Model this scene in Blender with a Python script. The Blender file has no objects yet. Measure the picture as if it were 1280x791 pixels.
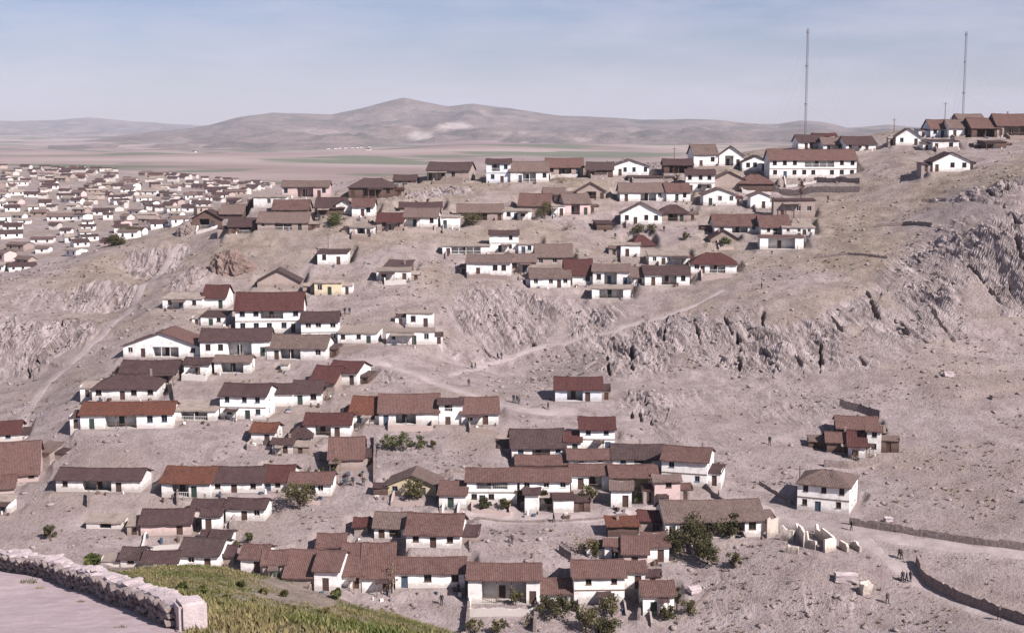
import bpy, bmesh, math, random
import numpy as np
from mathutils import Vector, Matrix

R = math.radians
SC = bpy.context.scene
COL = SC.collection

# ------------------------------------------------------------------ camera, sky, sun, exposure
F = 1758.0                       # focal length in photograph pixels (1280 wide)
PITCH = math.atan((395.5 - 160.0) / F)
cam_d = bpy.data.cameras.new('camera')
cam_d.sensor_width = 36.0
cam_d.lens = 36.0 * F / 1280.0
cam_d.clip_start = 0.5
cam_d.clip_end = 80000.0
cam = bpy.data.objects.new('camera', cam_d)
COL.objects.link(cam)
cam.location = (0, 0, 0)
cam.rotation_euler = (R(90) - PITCH, 0, 0)
SC.camera = cam

SUN_AZ = Vector((0.74, -0.67, 0)).normalized()      # where the light comes from, on the ground plan
SUN_EL = R(40)
sun_dir = Vector((SUN_AZ.x * math.cos(SUN_EL), SUN_AZ.y * math.cos(SUN_EL), math.sin(SUN_EL)))
sun_d = bpy.data.lights.new('sun', 'SUN')
sun_d.energy = 5.0
sun_d.angle = R(0.5)
sun_d.color = (1.0, 0.925, 0.89)
sun = bpy.data.objects.new('sun', sun_d)
COL.objects.link(sun)
sun.rotation_euler = sun_dir.to_track_quat('Z', 'Y').to_euler()
sun.location = (60, -40, 80)

world = bpy.data.worlds.new('World')
SC.world = world
world.use_nodes = True
wn = world.node_tree
wn.nodes.clear()
w_out = wn.nodes.new('ShaderNodeOutputWorld')
w_bg = wn.nodes.new('ShaderNodeBackground')
w_bg.inputs['Strength'].default_value = 0.052
w_sky = wn.nodes.new('ShaderNodeTexSky')
w_sky.sky_type = 'NISHITA'
w_sky.sun_disc = False
w_sky.sun_elevation = SUN_EL
w_sky.sun_rotation = math.atan2(SUN_AZ.x, SUN_AZ.y)
w_sky.altitude = 900
w_sky.air_density = 1.0
w_sky.dust_density = 0.4
w_sky.ozone_density = 5.0
# thin high cloud: a faint veil through the sky, with streaks stretched along the horizon
w_tc = wn.nodes.new('ShaderNodeTexCoord')
w_map = wn.nodes.new('ShaderNodeMapping')
w_map.inputs['Scale'].default_value = (3.0, 3.0, 17.0)
w_noise = wn.nodes.new('ShaderNodeTexNoise')
w_noise.inputs['Scale'].default_value = 1.7
w_noise.inputs['Detail'].default_value = 7
w_noise.inputs['Roughness'].default_value = 0.62
w_ramp = wn.nodes.new('ShaderNodeValToRGB')
w_ramp.color_ramp.elements[0].position = 0.40
w_ramp.color_ramp.elements[0].color = (0.0, 0.0, 0.0, 1)
w_ramp.color_ramp.elements[1].position = 0.78
w_ramp.color_ramp.elements[1].color = (0.75, 0.75, 0.75, 1)
w_tint = wn.nodes.new('ShaderNodeMix'); w_tint.data_type = 'RGBA'; w_tint.blend_type = 'MULTIPLY'
w_tint.inputs[0].default_value = 1.0
w_tint.inputs[7].default_value = (1.06, 0.90, 1.0, 1)
w_mix = wn.nodes.new('ShaderNodeMix'); w_mix.data_type = 'RGBA'
w_mix.inputs[7].default_value = (8.2, 7.9, 9.4, 1)
wn.links.new(w_tc.outputs['Generated'], w_map.inputs[0])
wn.links.new(w_map.outputs[0], w_noise.inputs['Vector'])
wn.links.new(w_noise.outputs[0], w_ramp.inputs[0])
wn.links.new(w_sky.outputs[0], w_tint.inputs[6])
wn.links.new(w_tint.outputs[2], w_mix.inputs[6])
wn.links.new(w_ramp.outputs[0], w_mix.inputs[0])
wn.links.new(w_mix.outputs[2], w_bg.inputs['Color'])
wn.links.new(w_bg.outputs[0], w_out.inputs['Surface'])

SC.view_settings.view_transform = 'Standard'
SC.view_settings.look = 'None'
SC.view_settings.exposure = 0.72
SC.view_settings.gamma = 1.0
SC.view_settings.use_curve_mapping = False
SC.cycles.max_bounces = 6
SC.cycles.diffuse_bounces = 1
SC.cycles.volume_bounces = 0
SC.cycles.use_denoising = True

# ------------------------------------------------------------------ small tools
def ray(px, py):
    """direction of a photograph pixel as (u = X/Y, t = Z/Y)"""
    a, b = px - 640.0, -(py - 395.5)
    c, s = math.cos(PITCH), math.sin(PITCH)
    Y = F * c + b * s
    Z = -F * s + b * c
    return a / Y, Z / Y

_rng = random.Random(7)

def hash3(ix, iy, iz, seed):
    h = (ix.astype(np.int64) * 374761393 + iy.astype(np.int64) * 668265263 +
         iz.astype(np.int64) * 1274126177 + seed * 974634777) & 0xFFFFFFFF
    h = ((h ^ (h >> 13)) * 1274126177) & 0xFFFFFFFF
    h = ((h ^ (h >> 16)) * 2246822519) & 0xFFFFFFFF
    return ((h ^ (h >> 15)) & 0xFFFF).astype(np.float64) / 65535.0

def vnoise(x, y, z, seed=0):
    ix, iy, iz = np.floor(x), np.floor(y), np.floor(z)
    fx, fy, fz = x - ix, y - iy, z - iz
    fx = fx * fx * (3 - 2 * fx); fy = fy * fy * (3 - 2 * fy); fz = fz * fz * (3 - 2 * fz)
    ix = ix.astype(np.int64); iy = iy.astype(np.int64); iz = iz.astype(np.int64)
    r = 0
    for a in (0, 1):
        wa = fx if a else 1 - fx
        for b in (0, 1):
            wb = fy if b else 1 - fy
            r = r + wa * wb * (hash3(ix + a, iy + b, iz, seed) * (1 - fz) + hash3(ix + a, iy + b, iz + 1, seed) * fz)
    return r * 2 - 1

def fbm(x, y, z=None, oct=4, seed=0, gain=0.5):
    if z is None:
        z = np.zeros_like(x)
    s, a = 0, 1.0
    for o in range(oct):
        s = s + a * vnoise(x, y, z, seed + o * 13)
        x, y, z = x * 2.03 + 11.3, y * 2.03 + 5.7, z * 2.03 + 3.1
        a *= gain
    return s

def sstep(a, b, x):
    t = np.clip((x - a) / (b - a), 0, 1)
    return t * t * (3 - 2 * t)

def tag(o, label=None, cat=None, group=None, kind=None):
    if label: o['label'] = label
    if cat: o['category'] = cat
    if group: o['group'] = group
    if kind: o['kind'] = kind
    return o

def link(name, me, parent=None, loc=(0, 0, 0), rz=0.0):
    o = bpy.data.objects.new(name, me)
    COL.objects.link(o)
    o.location = loc
    o.rotation_euler = (0, 0, rz)
    if parent: o.parent = parent
    return o

def empty(name, loc, rz=0.0):
    o = link(name, None, None, loc, rz)
    o.empty_display_size = 0.3
    return o

class MB:
    """collects faces of one mesh"""
    def __init__(s):
        s.v, s.f, s.m = [], [], []
    def add(s, vs, fs, mi=0):
        n = len(s.v)
        s.v += [tuple(p) for p in vs]
        s.f += [tuple(i + n for i in f) for f in fs]
        s.m += [mi] * len(fs)
    def quad(s, a, b, c, d, mi=0):
        s.add((a, b, c, d), ((0, 1, 2, 3),), mi)
    def box(s, x0, x1, y0, y1, z0, z1, mi=0):
        s.add([(x0, y0, z0), (x1, y0, z0), (x1, y1, z0), (x0, y1, z0), (x0, y0, z1), (x1, y0, z1), (x1, y1, z1), (x0, y1, z1)],
              [(0, 3, 2, 1), (4, 5, 6, 7), (0, 1, 5, 4), (1, 2, 6, 5), (2, 3, 7, 6), (3, 0, 4, 7)], mi)
    def tube(s, a, b, ra, rb, n=5, mi=0):
        a, b = Vector(a), Vector(b)
        d = (b - a)
        if d.length < 1e-6: return
        d.normalize()
        p = d.orthogonal().normalized(); q = d.cross(p)
        vs = []
        for c, r in ((a, ra), (b, rb)):
            for k in range(n):
                an = 2 * math.pi * k / n
                vs.append(c + p * (r * math.cos(an)) + q * (r * math.sin(an)))
        fs = [(k, (k + 1) % n, n + (k + 1) % n, n + k) for k in range(n)]
        fs += [tuple(range(n - 1, -1, -1)), tuple(range(n, 2 * n))]
        s.add(vs, fs, mi)
    def mesh(s, name, mats, smooth=False):
        me = bpy.data.meshes.new(name)
        me.from_pydata(s.v, [], s.f)
        for m in (mats if isinstance(mats, (list, tuple)) else [mats]):
            me.materials.append(m)
        if any(s.m): me.polygons.foreach_set('material_index', s.m)
        if smooth: me.polygons.foreach_set('use_smooth', [True] * len(me.polygons))
        me.update()
        return me
    def build(s, name, mats, parent=None, loc=(0, 0, 0), rz=0.0, smooth=False):
        return link(name, s.mesh(name, mats, smooth), parent, loc, rz)

# ------------------------------------------------------------------ materials
def new_mat(name, rough=0.9):
    m = bpy.data.materials.new(name)
    m.use_nodes = True
    nt = m.node_tree
    b = nt.nodes['Principled BSDF']
    b.inputs['Roughness'].default_value = rough
    b.inputs['Specular IOR Level'].default_value = 0.15
    return m, nt, b

def nd(nt, typ, **kw):
    n = nt.nodes.new('ShaderNode' + typ)
    for k, v in kw.items():
        if hasattr(n, k): setattr(n, k, v)
        else: n.inputs[k].default_value = v
    return n

def noise(nt, vec, scale, detail=4, rough=0.55, sx=None):
    if sx:
        mp = nd(nt, 'Mapping'); mp.inputs['Scale'].default_value = sx
        nt.links.new(vec, mp.inputs[0]); vec = mp.outputs[0]
    n = nd(nt, 'TexNoise'); n.inputs['Scale'].default_value = scale
    n.inputs['Detail'].default_value = detail; n.inputs['Roughness'].default_value = rough
    nt.links.new(vec, n.inputs['Vector'])
    return n.outputs[0]

def ramp(nt, fac, a, b, lo=0.0, hi=1.0):
    n = nd(nt, 'MapRange')
    n.inputs['From Min'].default_value = a; n.inputs['From Max'].default_value = b
    n.inputs['To Min'].default_value = lo; n.inputs['To Max'].default_value = hi
    nt.links.new(fac, n.inputs['Value'])
    return n.outputs[0]

def mix(nt, fac, a, b, mode='MIX'):
    n = nd(nt, 'Mix'); n.data_type = 'RGBA'; n.blend_type = mode
    for sock, v in ((0, fac), (6, a), (7, b)):
        if isinstance(v, (int, float)): n.inputs[sock].default_value = v
        elif isinstance(v, (tuple, list)): n.inputs[sock].default_value = (*v[:3], 1)
        else: nt.links.new(v, n.inputs[sock])
    return n.outputs[2]

def math_(nt, op, a, b=0.0):
    n = nd(nt, 'Math'); n.operation = op
    for i, v in enumerate((a, b)):
        if isinstance(v, (int, float)): n.inputs[i].default_value = v
        else: nt.links.new(v, n.inputs[i])
    return n.outputs[0]

def bump(nt, b, h, strength=0.5, dist=0.1):
    n = nd(nt, 'Bump'); n.inputs['Strength'].default_value = strength; n.inputs['Distance'].default_value = dist
    nt.links.new(h, n.inputs['Height']); nt.links.new(n.outputs[0], b.inputs['Normal'])

def geo_pos(nt): return nd(nt, 'NewGeometry').outputs['Position']
def attr(nt, name):
    n = nd(nt, 'Attribute'); n.attribute_name = name
    return n.outputs['Fac']
def obj_rand(nt): return nd(nt, 'ObjectInfo').outputs['Random']

def plain_mat(name, c, rough=0.85, var=0.3, scale=1.5):
    m, nt, b = new_mat(name, rough)
    n = noise(nt, geo_pos(nt), scale, 5, 0.6)
    n2 = noise(nt, geo_pos(nt), scale * 7, 3, 0.6)
    f = math_(nt, 'ADD', math_(nt, 'MULTIPLY', n, 0.6), math_(nt, 'MULTIPLY', n2, 0.4))
    lo = tuple(k * (1 - var) for k in c); hi = tuple(k * (1 + var) for k in c)
    nt.links.new(mix(nt, ramp(nt, f, 0.32, 0.68), lo, hi), b.inputs['Base Color'])
    bump(nt, b, n2, 0.4, 0.05)
    return m

def plaster_mat(name, c, dirt=(0.30, 0.25, 0.22), amount=0.5):
    m, nt, b = new_mat(name, 0.92)
    p = geo_pos(nt)
    oc = nd(nt, 'TexCoord').outputs['Object']
    z = nd(nt, 'SeparateXYZ'); nt.links.new(oc, z.inputs[0])
    n1 = noise(nt, p, 0.9, 6, 0.65)
    n2 = noise(nt, p, 3.5, 4, 0.6, (1, 1, 0.35))
    n3 = noise(nt, p, 14, 2, 0.6)
    foot = ramp(nt, z.outputs['Z'], 0.0, 1.1, 0.34, 0.0)           # splash dirt and lost lime near the ground
    s = math_(nt, 'ADD', math_(nt, 'ADD', math_(nt, 'MULTIPLY', n1, 0.65), math_(nt, 'MULTIPLY', n2, 0.35)), foot)
    f = math_(nt, 'MULTIPLY', ramp(nt, s, 0.50, 0.70), amount)
    r = obj_rand(nt)
    cc = mix(nt, ramp(nt, r, 0, 0.6), tuple(k * 0.80 for k in c), tuple(min(k * 1.03, 0.86) for k in c))
    nt.links.new(mix(nt, f, cc, dirt), b.inputs['Base Color'])
    bump(nt, b, math_(nt, 'ADD', n3, n2), 0.35, 0.04)
    return m

def roof_mat(name, c, worn, earth=False):
    m, nt, b = new_mat(name, 0.88)
    p = geo_pos(nt)
    uv = nd(nt, 'UVMap').outputs[0]
    r = obj_rand(nt)
    n1 = noise(nt, p, 0.55, 5, 0.65)
    n2 = noise(nt, p, 3.2, 4, 0.7)
    n3 = noise(nt, uv, 1.0, 3, 0.7, (0.6, 4.5, 1))
    f = math_(nt, 'ADD', math_(nt, 'MULTIPLY', n1, 0.4), math_(nt, 'ADD', math_(nt, 'MULTIPLY', n2, 0.35), math_(nt, 'MULTIPLY', n3, 0.25)))
    cr = mix(nt, r, tuple(k * 0.70 for k in c), tuple(k * 1.20 for k in c))
    base = mix(nt, ramp(nt, f, 0.44, 0.58), cr, worn)
    base = mix(nt, ramp(nt, n1, 0.56, 0.66, 0, 0.55), base, tuple(k * 0.45 for k in c))
    if not earth:
        # courses of pantiles: rounded rolls across, a shadow step at every course
        w1 = nd(nt, 'TexWave'); w1.wave_type = 'BANDS'; w1.bands_direction = 'X'; w1.inputs['Scale'].default_value = 1.25
        w1.inputs['Distortion'].default_value = 0.6
        nt.links.new(uv, w1.inputs[0])
        w2 = nd(nt, 'TexWave'); w2.wave_type = 'BANDS'; w2.wave_profile = 'SAW'; w2.bands_direction = 'Y'; w2.inputs['Scale'].default_value = 0.85
        w2.inputs['Distortion'].default_value = 0.8
        nt.links.new(uv, w2.inputs[0])
        tiles = math_(nt, 'ADD', w1.outputs['Fac'], math_(nt, 'MULTIPLY', w2.outputs['Fac'], 0.8))
        cell = nd(nt, 'TexVoronoi'); cell.inputs['Scale'].default_value = 3.6
        nt.links.new(uv, cell.inputs['Vector'])
        sep = nd(nt, 'SeparateColor'); nt.links.new(cell.outputs['Color'], sep.inputs[0])
        base = mix(nt, 0.4, base, mix(nt, sep.outputs[0], tuple(k * 0.6 for k in c), tuple(k * 1.45 for k in c)))
        bump(nt, b, tiles, 0.55, 0.09)
    else:
        bump(nt, b, n2, 0.8, 0.12)
    nt.links.new(base, b.inputs['Base Color'])
    return m

M = {}
M['w'] = plaster_mat('limewash_white', (0.83, 0.80, 0.775), amount=0.62)
M['c'] = plaster_mat('cream_plaster', (0.66, 0.55, 0.38), amount=0.5)
M['u'] = plaster_mat('blue_white_plaster', (0.66, 0.68, 0.73), amount=0.5)
M['p'] = plaster_mat('pink_plaster', (0.56, 0.42, 0.40), amount=0.6)
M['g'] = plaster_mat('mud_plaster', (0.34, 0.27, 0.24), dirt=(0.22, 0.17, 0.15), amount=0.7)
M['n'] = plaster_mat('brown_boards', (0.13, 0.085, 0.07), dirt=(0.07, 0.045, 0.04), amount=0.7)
M['stonewall'] = plain_mat('stone_masonry', (0.30, 0.25, 0.235), 0.95, 0.45, 2.2)
RM = {
    'k': roof_mat('roof_charcoal', (0.062, 0.040, 0.040), (0.10, 0.07, 0.065)),
    'd': roof_mat('roof_dark_brown', (0.056, 0.033, 0.033), (0.098, 0.064, 0.060)),
    'r': roof_mat('roof_dark_red', (0.074, 0.028, 0.026), (0.090, 0.048, 0.044)),
    't': roof_mat('roof_rust', (0.120, 0.047, 0.031), (0.075, 0.044, 0.036)),
    'b': roof_mat('roof_red_brown', (0.108, 0.058, 0.050), (0.150, 0.100, 0.088)),
    'l': roof_mat('roof_light_brown', (0.128, 0.088, 0.077), (0.172, 0.130, 0.115)),
    'e': roof_mat('roof_earth', (0.30, 0.245, 0.215), (0.23, 0.185, 0.155), earth=True),
}
ROOFWORD = {'k': 'charcoal', 'd': 'dark brown', 'r': 'dark red', 't': 'rusty red', 'b': 'red brown', 'l': 'pale brown', 'e': 'flat earth'}
WALLWORD = {'w': 'white', 'c': 'cream', 'u': 'bluish white', 'p': 'pinkish', 'g': 'grey mud', 'n': 'brown boarded'}
M['pane'] = plain_mat('window_glass', (0.018, 0.018, 0.022), 0.25, 0.4, 2.0)
M['frame_w'] = plain_mat('frame_white', (0.62, 0.59, 0.56), 0.8)
M['frame_n'] = plain_mat('frame_brown', (0.12, 0.075, 0.055), 0.8)
M['frame_u'] = plain_mat('frame_blue', (0.13, 0.17, 0.22), 0.8)
M['door_n'] = plain_mat('door_brown', (0.085, 0.05, 0.04), 0.8)
M['door_u'] = plain_mat('door_blue', (0.06, 0.085, 0.12), 0.8)
M['door_g'] = plain_mat('door_green', (0.04, 0.06, 0.048), 0.8)
M['wood'] = plain_mat('grey_wood', (0.16, 0.115, 0.09), 0.9, 0.4)
M['chim'] = plain_mat('chimney_plaster', (0.26, 0.20, 0.18), 0.9, 0.4)
M['metal'] = plain_mat('mast_steel', (0.20, 0.19, 0.21), 0.6)
# ------------------------------------------------------------------ the ground: survey points (photo column, row, distance in metres)
SURVEY = []
def col(px, *pairs):
    for py, d in pairs: SURVEY.append((px, py, d))
# castle platform with the rubble wall, grassy knoll below it
col(-150, (791, 24), (700, 46), (900, 14))
col(0, (900, 14), (791, 26), (750, 33), (712, 41))
col(60, (791, 25.5), (723, 37)); col(120, (743, 33), (791, 25.5)); col(190, (772, 28.5)); col(212, (792, 26.2)); col(180, (900, 16))
col(400, (900, 18)); col(700, (920, 16)); col(1000, (920, 16)); col(1400, (920, 16))
col(60, (745, 58), (738, 100), (720, 160)); col(-100, (735, 60), (735, 100), (715, 160))
col(160, (708, 96), (735, 62)); col(230, (712, 98), (752, 58)); col(250, (791, 48)); col(300, (716, 100), (750, 75)); col(350, (725, 100), (791, 56)); col(400, (742, 97), (770, 75))
col(450, (760, 92), (793, 70)); col(520, (788, 85)); col(600, (830, 80), (835, 120)); col(800, (840, 100), (815, 150)); col(1000, (840, 100), (815, 150)); col(1280, (840, 100), (815, 145)); col(1450, (840, 100))
col(160, (745, 130), (725, 170)); col(300, (765, 135), (740, 175)); col(420, (785, 130), (765, 165)); col(520, (815, 120), (805, 160))
# ravine on the left
col(-120, (690, 195), (600, 230), (520, 265), (470, 287), (370, 325), (358, 340))
col(0, (690, 200), (640, 213), (590, 230), (545, 250), (500, 272), (470, 291), (420, 303), (385, 318), (356, 334))
col(40, (600, 226), (560, 242), (510, 264), (475, 286), (400, 312), (352, 337))
col(80, (465, 284)); col(100, (690, 199), (640, 213), (590, 227), (535, 244), (485, 268), (442, 291), (400, 312), (340, 344))
col(150, (395, 320), (345, 338), (319, 354)); col(180, (360, 341), (330, 352)); col(200, (294, 368)); col(232, (284, 375)); col(225, (300, 367))
col(0, (378, 400), (345, 490), (300, 580), (260, 700), (225, 1000), (207, 1350))
col(-120, (378, 400), (345, 490), (260, 700), (207, 1350))
col(100, (365, 410), (330, 505), (300, 580), (260, 700), (225, 1000), (208, 1350))
col(200, (320, 430), (288, 600), (260, 700), (232, 950), (216, 1300))
col(300, (275, 450), (262, 620), (245, 800), (233, 1000), (228, 1300))
col(400, (255, 470), (250, 700), (246, 1000), (240, 1400))
# the settled hillside
col(200, (700, 198), (640, 212), (560, 236), (480, 264), (420, 290), (385, 308), (340, 337))
col(300, (690, 199), (620, 218), (540, 242), (450, 278), (400, 303), (340, 335), (290, 357), (265, 373), (252, 386))
col(400, (740, 189), (640, 213), (560, 236), (480, 265), (420, 293), (360, 322), (300, 347), (260, 370), (240, 387))
col(500, (780, 182), (700, 198), (620, 218), (540, 242), (480, 264), (430, 285), (380, 311), (330, 332), (285, 354), (250, 372), (232, 386), (245, 480), (240, 1400))
col(640, (791, 181), (700, 198), (640, 212), (570, 233), (520, 250), (490, 265), (466, 290), (420, 303), (368, 315), (340, 330), (290, 352), (250, 371), (227, 387))
col(760, (791, 181), (700, 198), (640, 212), (570, 233), (530, 247), (500, 259), (460, 281), (420, 298), (380, 315), (340, 330), (290, 352), (250, 373), (220, 392), (240, 480), (235, 1400))
col(880, (791, 181), (700, 197), (640, 212), (600, 223), (550, 240), (500, 262), (445, 284), (385, 303), (345, 323), (300, 347), (260, 368), (215, 394), (205, 404), (225, 480))
col(1000, (791, 178), (700, 194), (640, 211), (600, 224), (550, 242), (490, 266), (445, 281), (370, 301), (310, 335), (270, 356), (225, 386), (195, 404), (185, 416), (190, 480), (235, 1400))
col(1120, (791, 175), (700, 193), (650, 207), (600, 224), (540, 245), (475, 267), (420, 284), (340, 312), (280, 340), (220, 372), (185, 397), (172, 412), (178, 480))
col(1280, (791, 170), (690, 192), (640, 208), (560, 235), (480, 262), (415, 284), (330, 304), (250, 324), (215, 343), (190, 375), (163, 402), (152, 415), (160, 480), (180, 640), (235, 1400))
col(1400, (791, 170), (690, 190), (560, 235), (410, 284), (240, 326), (190, 370), (148, 410), (160, 500), (235, 1400))

UC = []
for px, py, d in SURVEY:
    u, t = ray(px, py); UC.append((u, math.log(d / 200.0), t))
UC = np.array(UC)
PA, PB = UC[:, 0] * 2.75, UC[:, 1] * 2.6
def tps_k(r2):
    return 0.5 * r2 * np.log(r2 + 1e-12)
n_ = len(UC)
K = tps_k((PA[:, None] - PA[None]) ** 2 + (PB[:, None] - PB[None]) ** 2) + np.eye(n_) * 2.5e-4
P_ = np.stack([np.ones(n_), PA, PB], 1)
A_ = np.zeros((n_ + 3, n_ + 3)); A_[:n_, :n_] = K; A_[:n_, n_:] = P_; A_[n_:, :n_] = P_.T
W_ = np.linalg.solve(A_, np.concatenate([UC[:, 2], np.zeros(3)]))

# sheet grid: lines of constant u = X/Y and of constant Y
gu = np.concatenate([-np.geomspace(1.05, 0.425, 14)[:-1], np.linspace(-0.42, 0.42, 901), np.geomspace(0.425, 1.05, 14)[1:]])
gy = np.concatenate([np.linspace(11, 24, 14)[:-1], np.linspace(24, 50, 61)[:-1], np.linspace(50, 112, 90)[:-1], np.linspace(112, 168, 40)[:-1],
                     np.linspace(168, 425, 500)[:-1], np.geomspace(425, 1500, 110)[:-1], np.geomspace(1500, 20000, 70)])
NU, NY = len(gu), len(gy)
# coarse evaluation of the spline, then bilinear to the full grid
cu = np.linspace(-0.56, 0.56, 113); cb = np.linspace(math.log(10 / 200), math.log(1900 / 200), 220)
CA, CB = np.meshgrid(cu * 2.75, cb * 2.6)
ct = np.zeros(CA.shape)
for k in range(n_):
    ct += W_[k] * tps_k((CA - PA[k]) ** 2 + (CB - PB[k]) ** 2)
ct += W_[n_] + W_[n_ + 1] * CA + W_[n_ + 2] * CB
def bil(tab, xs, ys, x, y):
    i = np.clip(np.searchsorted(xs, x) - 1, 0, len(xs) - 2); j = np.clip(np.searchsorted(ys, y) - 1, 0, len(ys) - 2)
    fx = np.clip((x - xs[i]) / (xs[i + 1] - xs[i]), 0, 1); fy = np.clip((y - ys[j]) / (ys[j + 1] - ys[j]), 0, 1)
    return (tab[j, i] * (1 - fx) + tab[j, i + 1] * fx) * (1 - fy) + (tab[j + 1, i] * (1 - fx) + tab[j + 1, i + 1] * fx) * fy
GU, GY = np.meshgrid(gu, gy)
GX = GU * GY
tz = bil(ct, cu, cb, np.clip(GU, -0.55, 0.55), np.log(np.clip(GY, 10.5, 1890) / 200))
GZ = tz * GY
plain = -66 + fbm(GX / 900, GY / 900, seed=3, oct=3) * (5 + 17 * sstep(2200, 4500, GY)) + 22 * sstep(7000, 12000, GY) * fbm(GX / 3000, GY / 3000, seed=9, oct=3)
GZ = GZ + (plain - GZ) * sstep(1150, 1900, GY)

hill = sstep(165, 195, GY) * (1 - sstep(900, 1300, GY))
GZ = GZ + hill * (fbm(GX / 14, GY / 14, seed=21, oct=3) * 0.55 + fbm(GX / 3.2, GY / 3.2, seed=31, oct=2) * 0.10)
knoll = sstep(40, 60, GY) * (1 - sstep(120, 150, GY))
GZ = GZ + knoll * fbm(GX / 5, GY / 5, seed=41, oct=3) * 0.30
near = 1 - sstep(40, 55, GY)
GZ = GZ + near * fbm(GX / 1.5, GY / 1.5, seed=43, oct=3) * 0.035
# old terrace steps on the open slope
ter = fbm(GX / 30, GY / 30, seed=51, oct=2)
stepz = GZ / 2.6 + ter * 0.7
fr = stepz - np.floor(stepz)
GZ = GZ + hill * (1 - sstep(420, 520, GY)) * 0.55 * (sstep(0.30, 0.70, fr) - fr) * sstep(0.0, 0.5, ter + 0.25)

def ground(x, y):
    return float(bil(GZ, gu, gy, np.array([x / y]), np.array([y]))[0])

def hit(px, py, dmin=0.0, dmax=3000):
    """where the sight line of a photograph pixel first meets the ground"""
    u, t = ray(px, py)
    i = int(np.clip(np.searchsorted(gu, u) - 1, 0, NU - 2)); fu = (u - gu[i]) / (gu[i + 1] - gu[i])
    tcol = (GZ[:, i] * (1 - fu) + GZ[:, i + 1] * fu) / gy
    ok = np.where((tcol >= t) & (gy >= dmin) & (gy <= dmax))[0]
    if len(ok) == 0:
        sel = np.where((gy >= dmin) & (gy <= dmax))[0]
        j = sel[np.argmax(tcol[sel])]
        return u * gy[j], gy[j], float(tcol[j] * gy[j])
    j = ok[0]
    if j == 0 or tcol[j - 1] >= t: y = gy[j]
    else:
        a, b = tcol[j - 1], tcol[j]; y = gy[j - 1] + (gy[j] - gy[j - 1]) * (t - a) / (b - a)
    return u * y, y, t * y
def visible_hit(px, py): return hit(px, py, 168)
# ------------------------------------------------------------------ houses: survey of every house on the hillside
# (x0, x1, base row, wall px, roof px, roof kind, roof colour, wall colour, where it stands, yaw, storeys, options)
# roof kinds: g ridge along the front, f gable to the front, h hipped, m flat earth, s single pitch;  options: p porch, q wide porch, c chimney, n no windows
HOUSES = []
def H(*a):
    a = list(a) + [0, 1, ''][len(a) - 9:]
    HOUSES.append(a)
# west spur above the ravine
H(203, 253, 386, 12, 12, 'm', 'e', 'w', 'joined to a small red roofed room', 0, 1, '')
H(254, 282, 386, 13, 17, 'g', 'r', 'w', 'at the end of the flat roofed row', 0, 1, '')
H(251, 282, 407, 11, 8, 'm', 'd', 'w', 'below the flat roofed row on the spur')
H(295, 378, 416, 27, 24, 'g', 'r', 'w', 'large, two storeys with a dark balcony, on the spur', 0, 2, 'pc')
H(153, 251, 447, 14, 19, 'f', 'b', 'w', 'wide low gable with balcony, at the ravine edge', 0, 1, 'p')
H(251, 337, 446, 19, 17, 'g', 'd', 'w', 'long, beside the wide low gabled house', 0, 1, 'p')
H(230, 262, 469, 13, 9, 'g', 'd', 'w', 'low, below the long dark roofed house', 0, 1, '')
H(268, 313, 467, 14, 9, 'g', 'l', 'w', 'low with verandah, below the long dark roofed house', 0, 1, 'q')
H(150, 220, 476, 9, 17, 'g', 'd', 'g', 'sagging roof behind the long ravine edge house', 0, 1, '')
H(116, 196, 500, 13, 19, 'h', 'd', 'w', 'hipped, second house up from the ravine foot', 0, 1, '')
H(102, 215, 536, 17, 17, 'g', 't', 'w', 'very long rusty one at the ravine foot', 0, 1, 'p')
H(216, 270, 526, 12, 24, 'm', 'e', 'w', 'adjoining the very long rusty roofed house', 0, 1, 'q')
H(275, 333, 524, 28, 17, 'g', 'd', 'w', 'tall, heading the stepped row on the spur', 0, 2, '')
H(334, 366, 508, 15, 14, 'g', 'd', 'w', 'middle of the stepped row on the spur')
H(366, 403, 506, 14, 17, 'g', 'd', 'w', 'last of the stepped row on the spur', 4)
H(314, 344, 555, 14, 13, 'g', 't', 'w', 'upper of a huddle of three below the stepped row')
H(340, 366, 567, 11, 9, 'g', 'd', 'w', 'lowest of a huddle of three below the stepped row')
H(362, 389, 557, 9, 15, 'h', 'd', 'w', 'hipped, in a huddle of three below the stepped row')
H(381, 438, 546, 14, 16, 'g', 'r', 'w', 'beside the huddle of three, above the plain shed roof')
H(386, 420, 489, 10, 22, 'g', 'r', 'g', 'steep roofed and shaded, joined to a lighter twin', -14, 1, 'n')  # grey wall colour stands in for the shade on this house
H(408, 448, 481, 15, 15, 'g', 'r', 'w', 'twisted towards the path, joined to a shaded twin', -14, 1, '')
H(377, 423, 429, 26, 14, 'g', 'd', 'w', 'two storeys beside the big red roofed house', 0, 2, '')
H(422, 471, 429, 12, 17, 'm', 'e', 'w', 'low and flat, beside the two storey dark roofed house')
H(333, 408, 450, 14, 18, 'g', 'l', 'w', 'broad and low, below the two storey dark roofed house', 0, 1, '')
H(351, 360, 463, 7, 2, 'm', 'e', 'w', 'tiny hut in the yard of the broad low house', 0, 1, '')
H(508, 541, 409, 17, 4, 'm', 'e', 'w', 'upper of two boxes by the streaked rock', 0, 1, '')
H(483, 543, 431, 16, 4, 'm', 'e', 'w', 'lower of two boxes by the streaked rock, on a ledge', 0, 1, '')
H(393, 427, 369, 15, 3, 'm', 'e', 'c', 'lone cream box with two windows above the red roof', 0, 1, '')
H(322, 374, 359, 7, 15, 'f', 'k', 'g', 'low dark gable behind the big red roof', 0, 1, 'n')
H(471, 514, 351, 12, 4, 'm', 'e', 'w', 'lone one below a torn dark sheet roof', 0, 1, '')
H(476, 508, 343, 4, 13, 's', 'k', 'n', 'torn dark roof sheet behind a lone white house', -12, 1, 'n')
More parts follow.
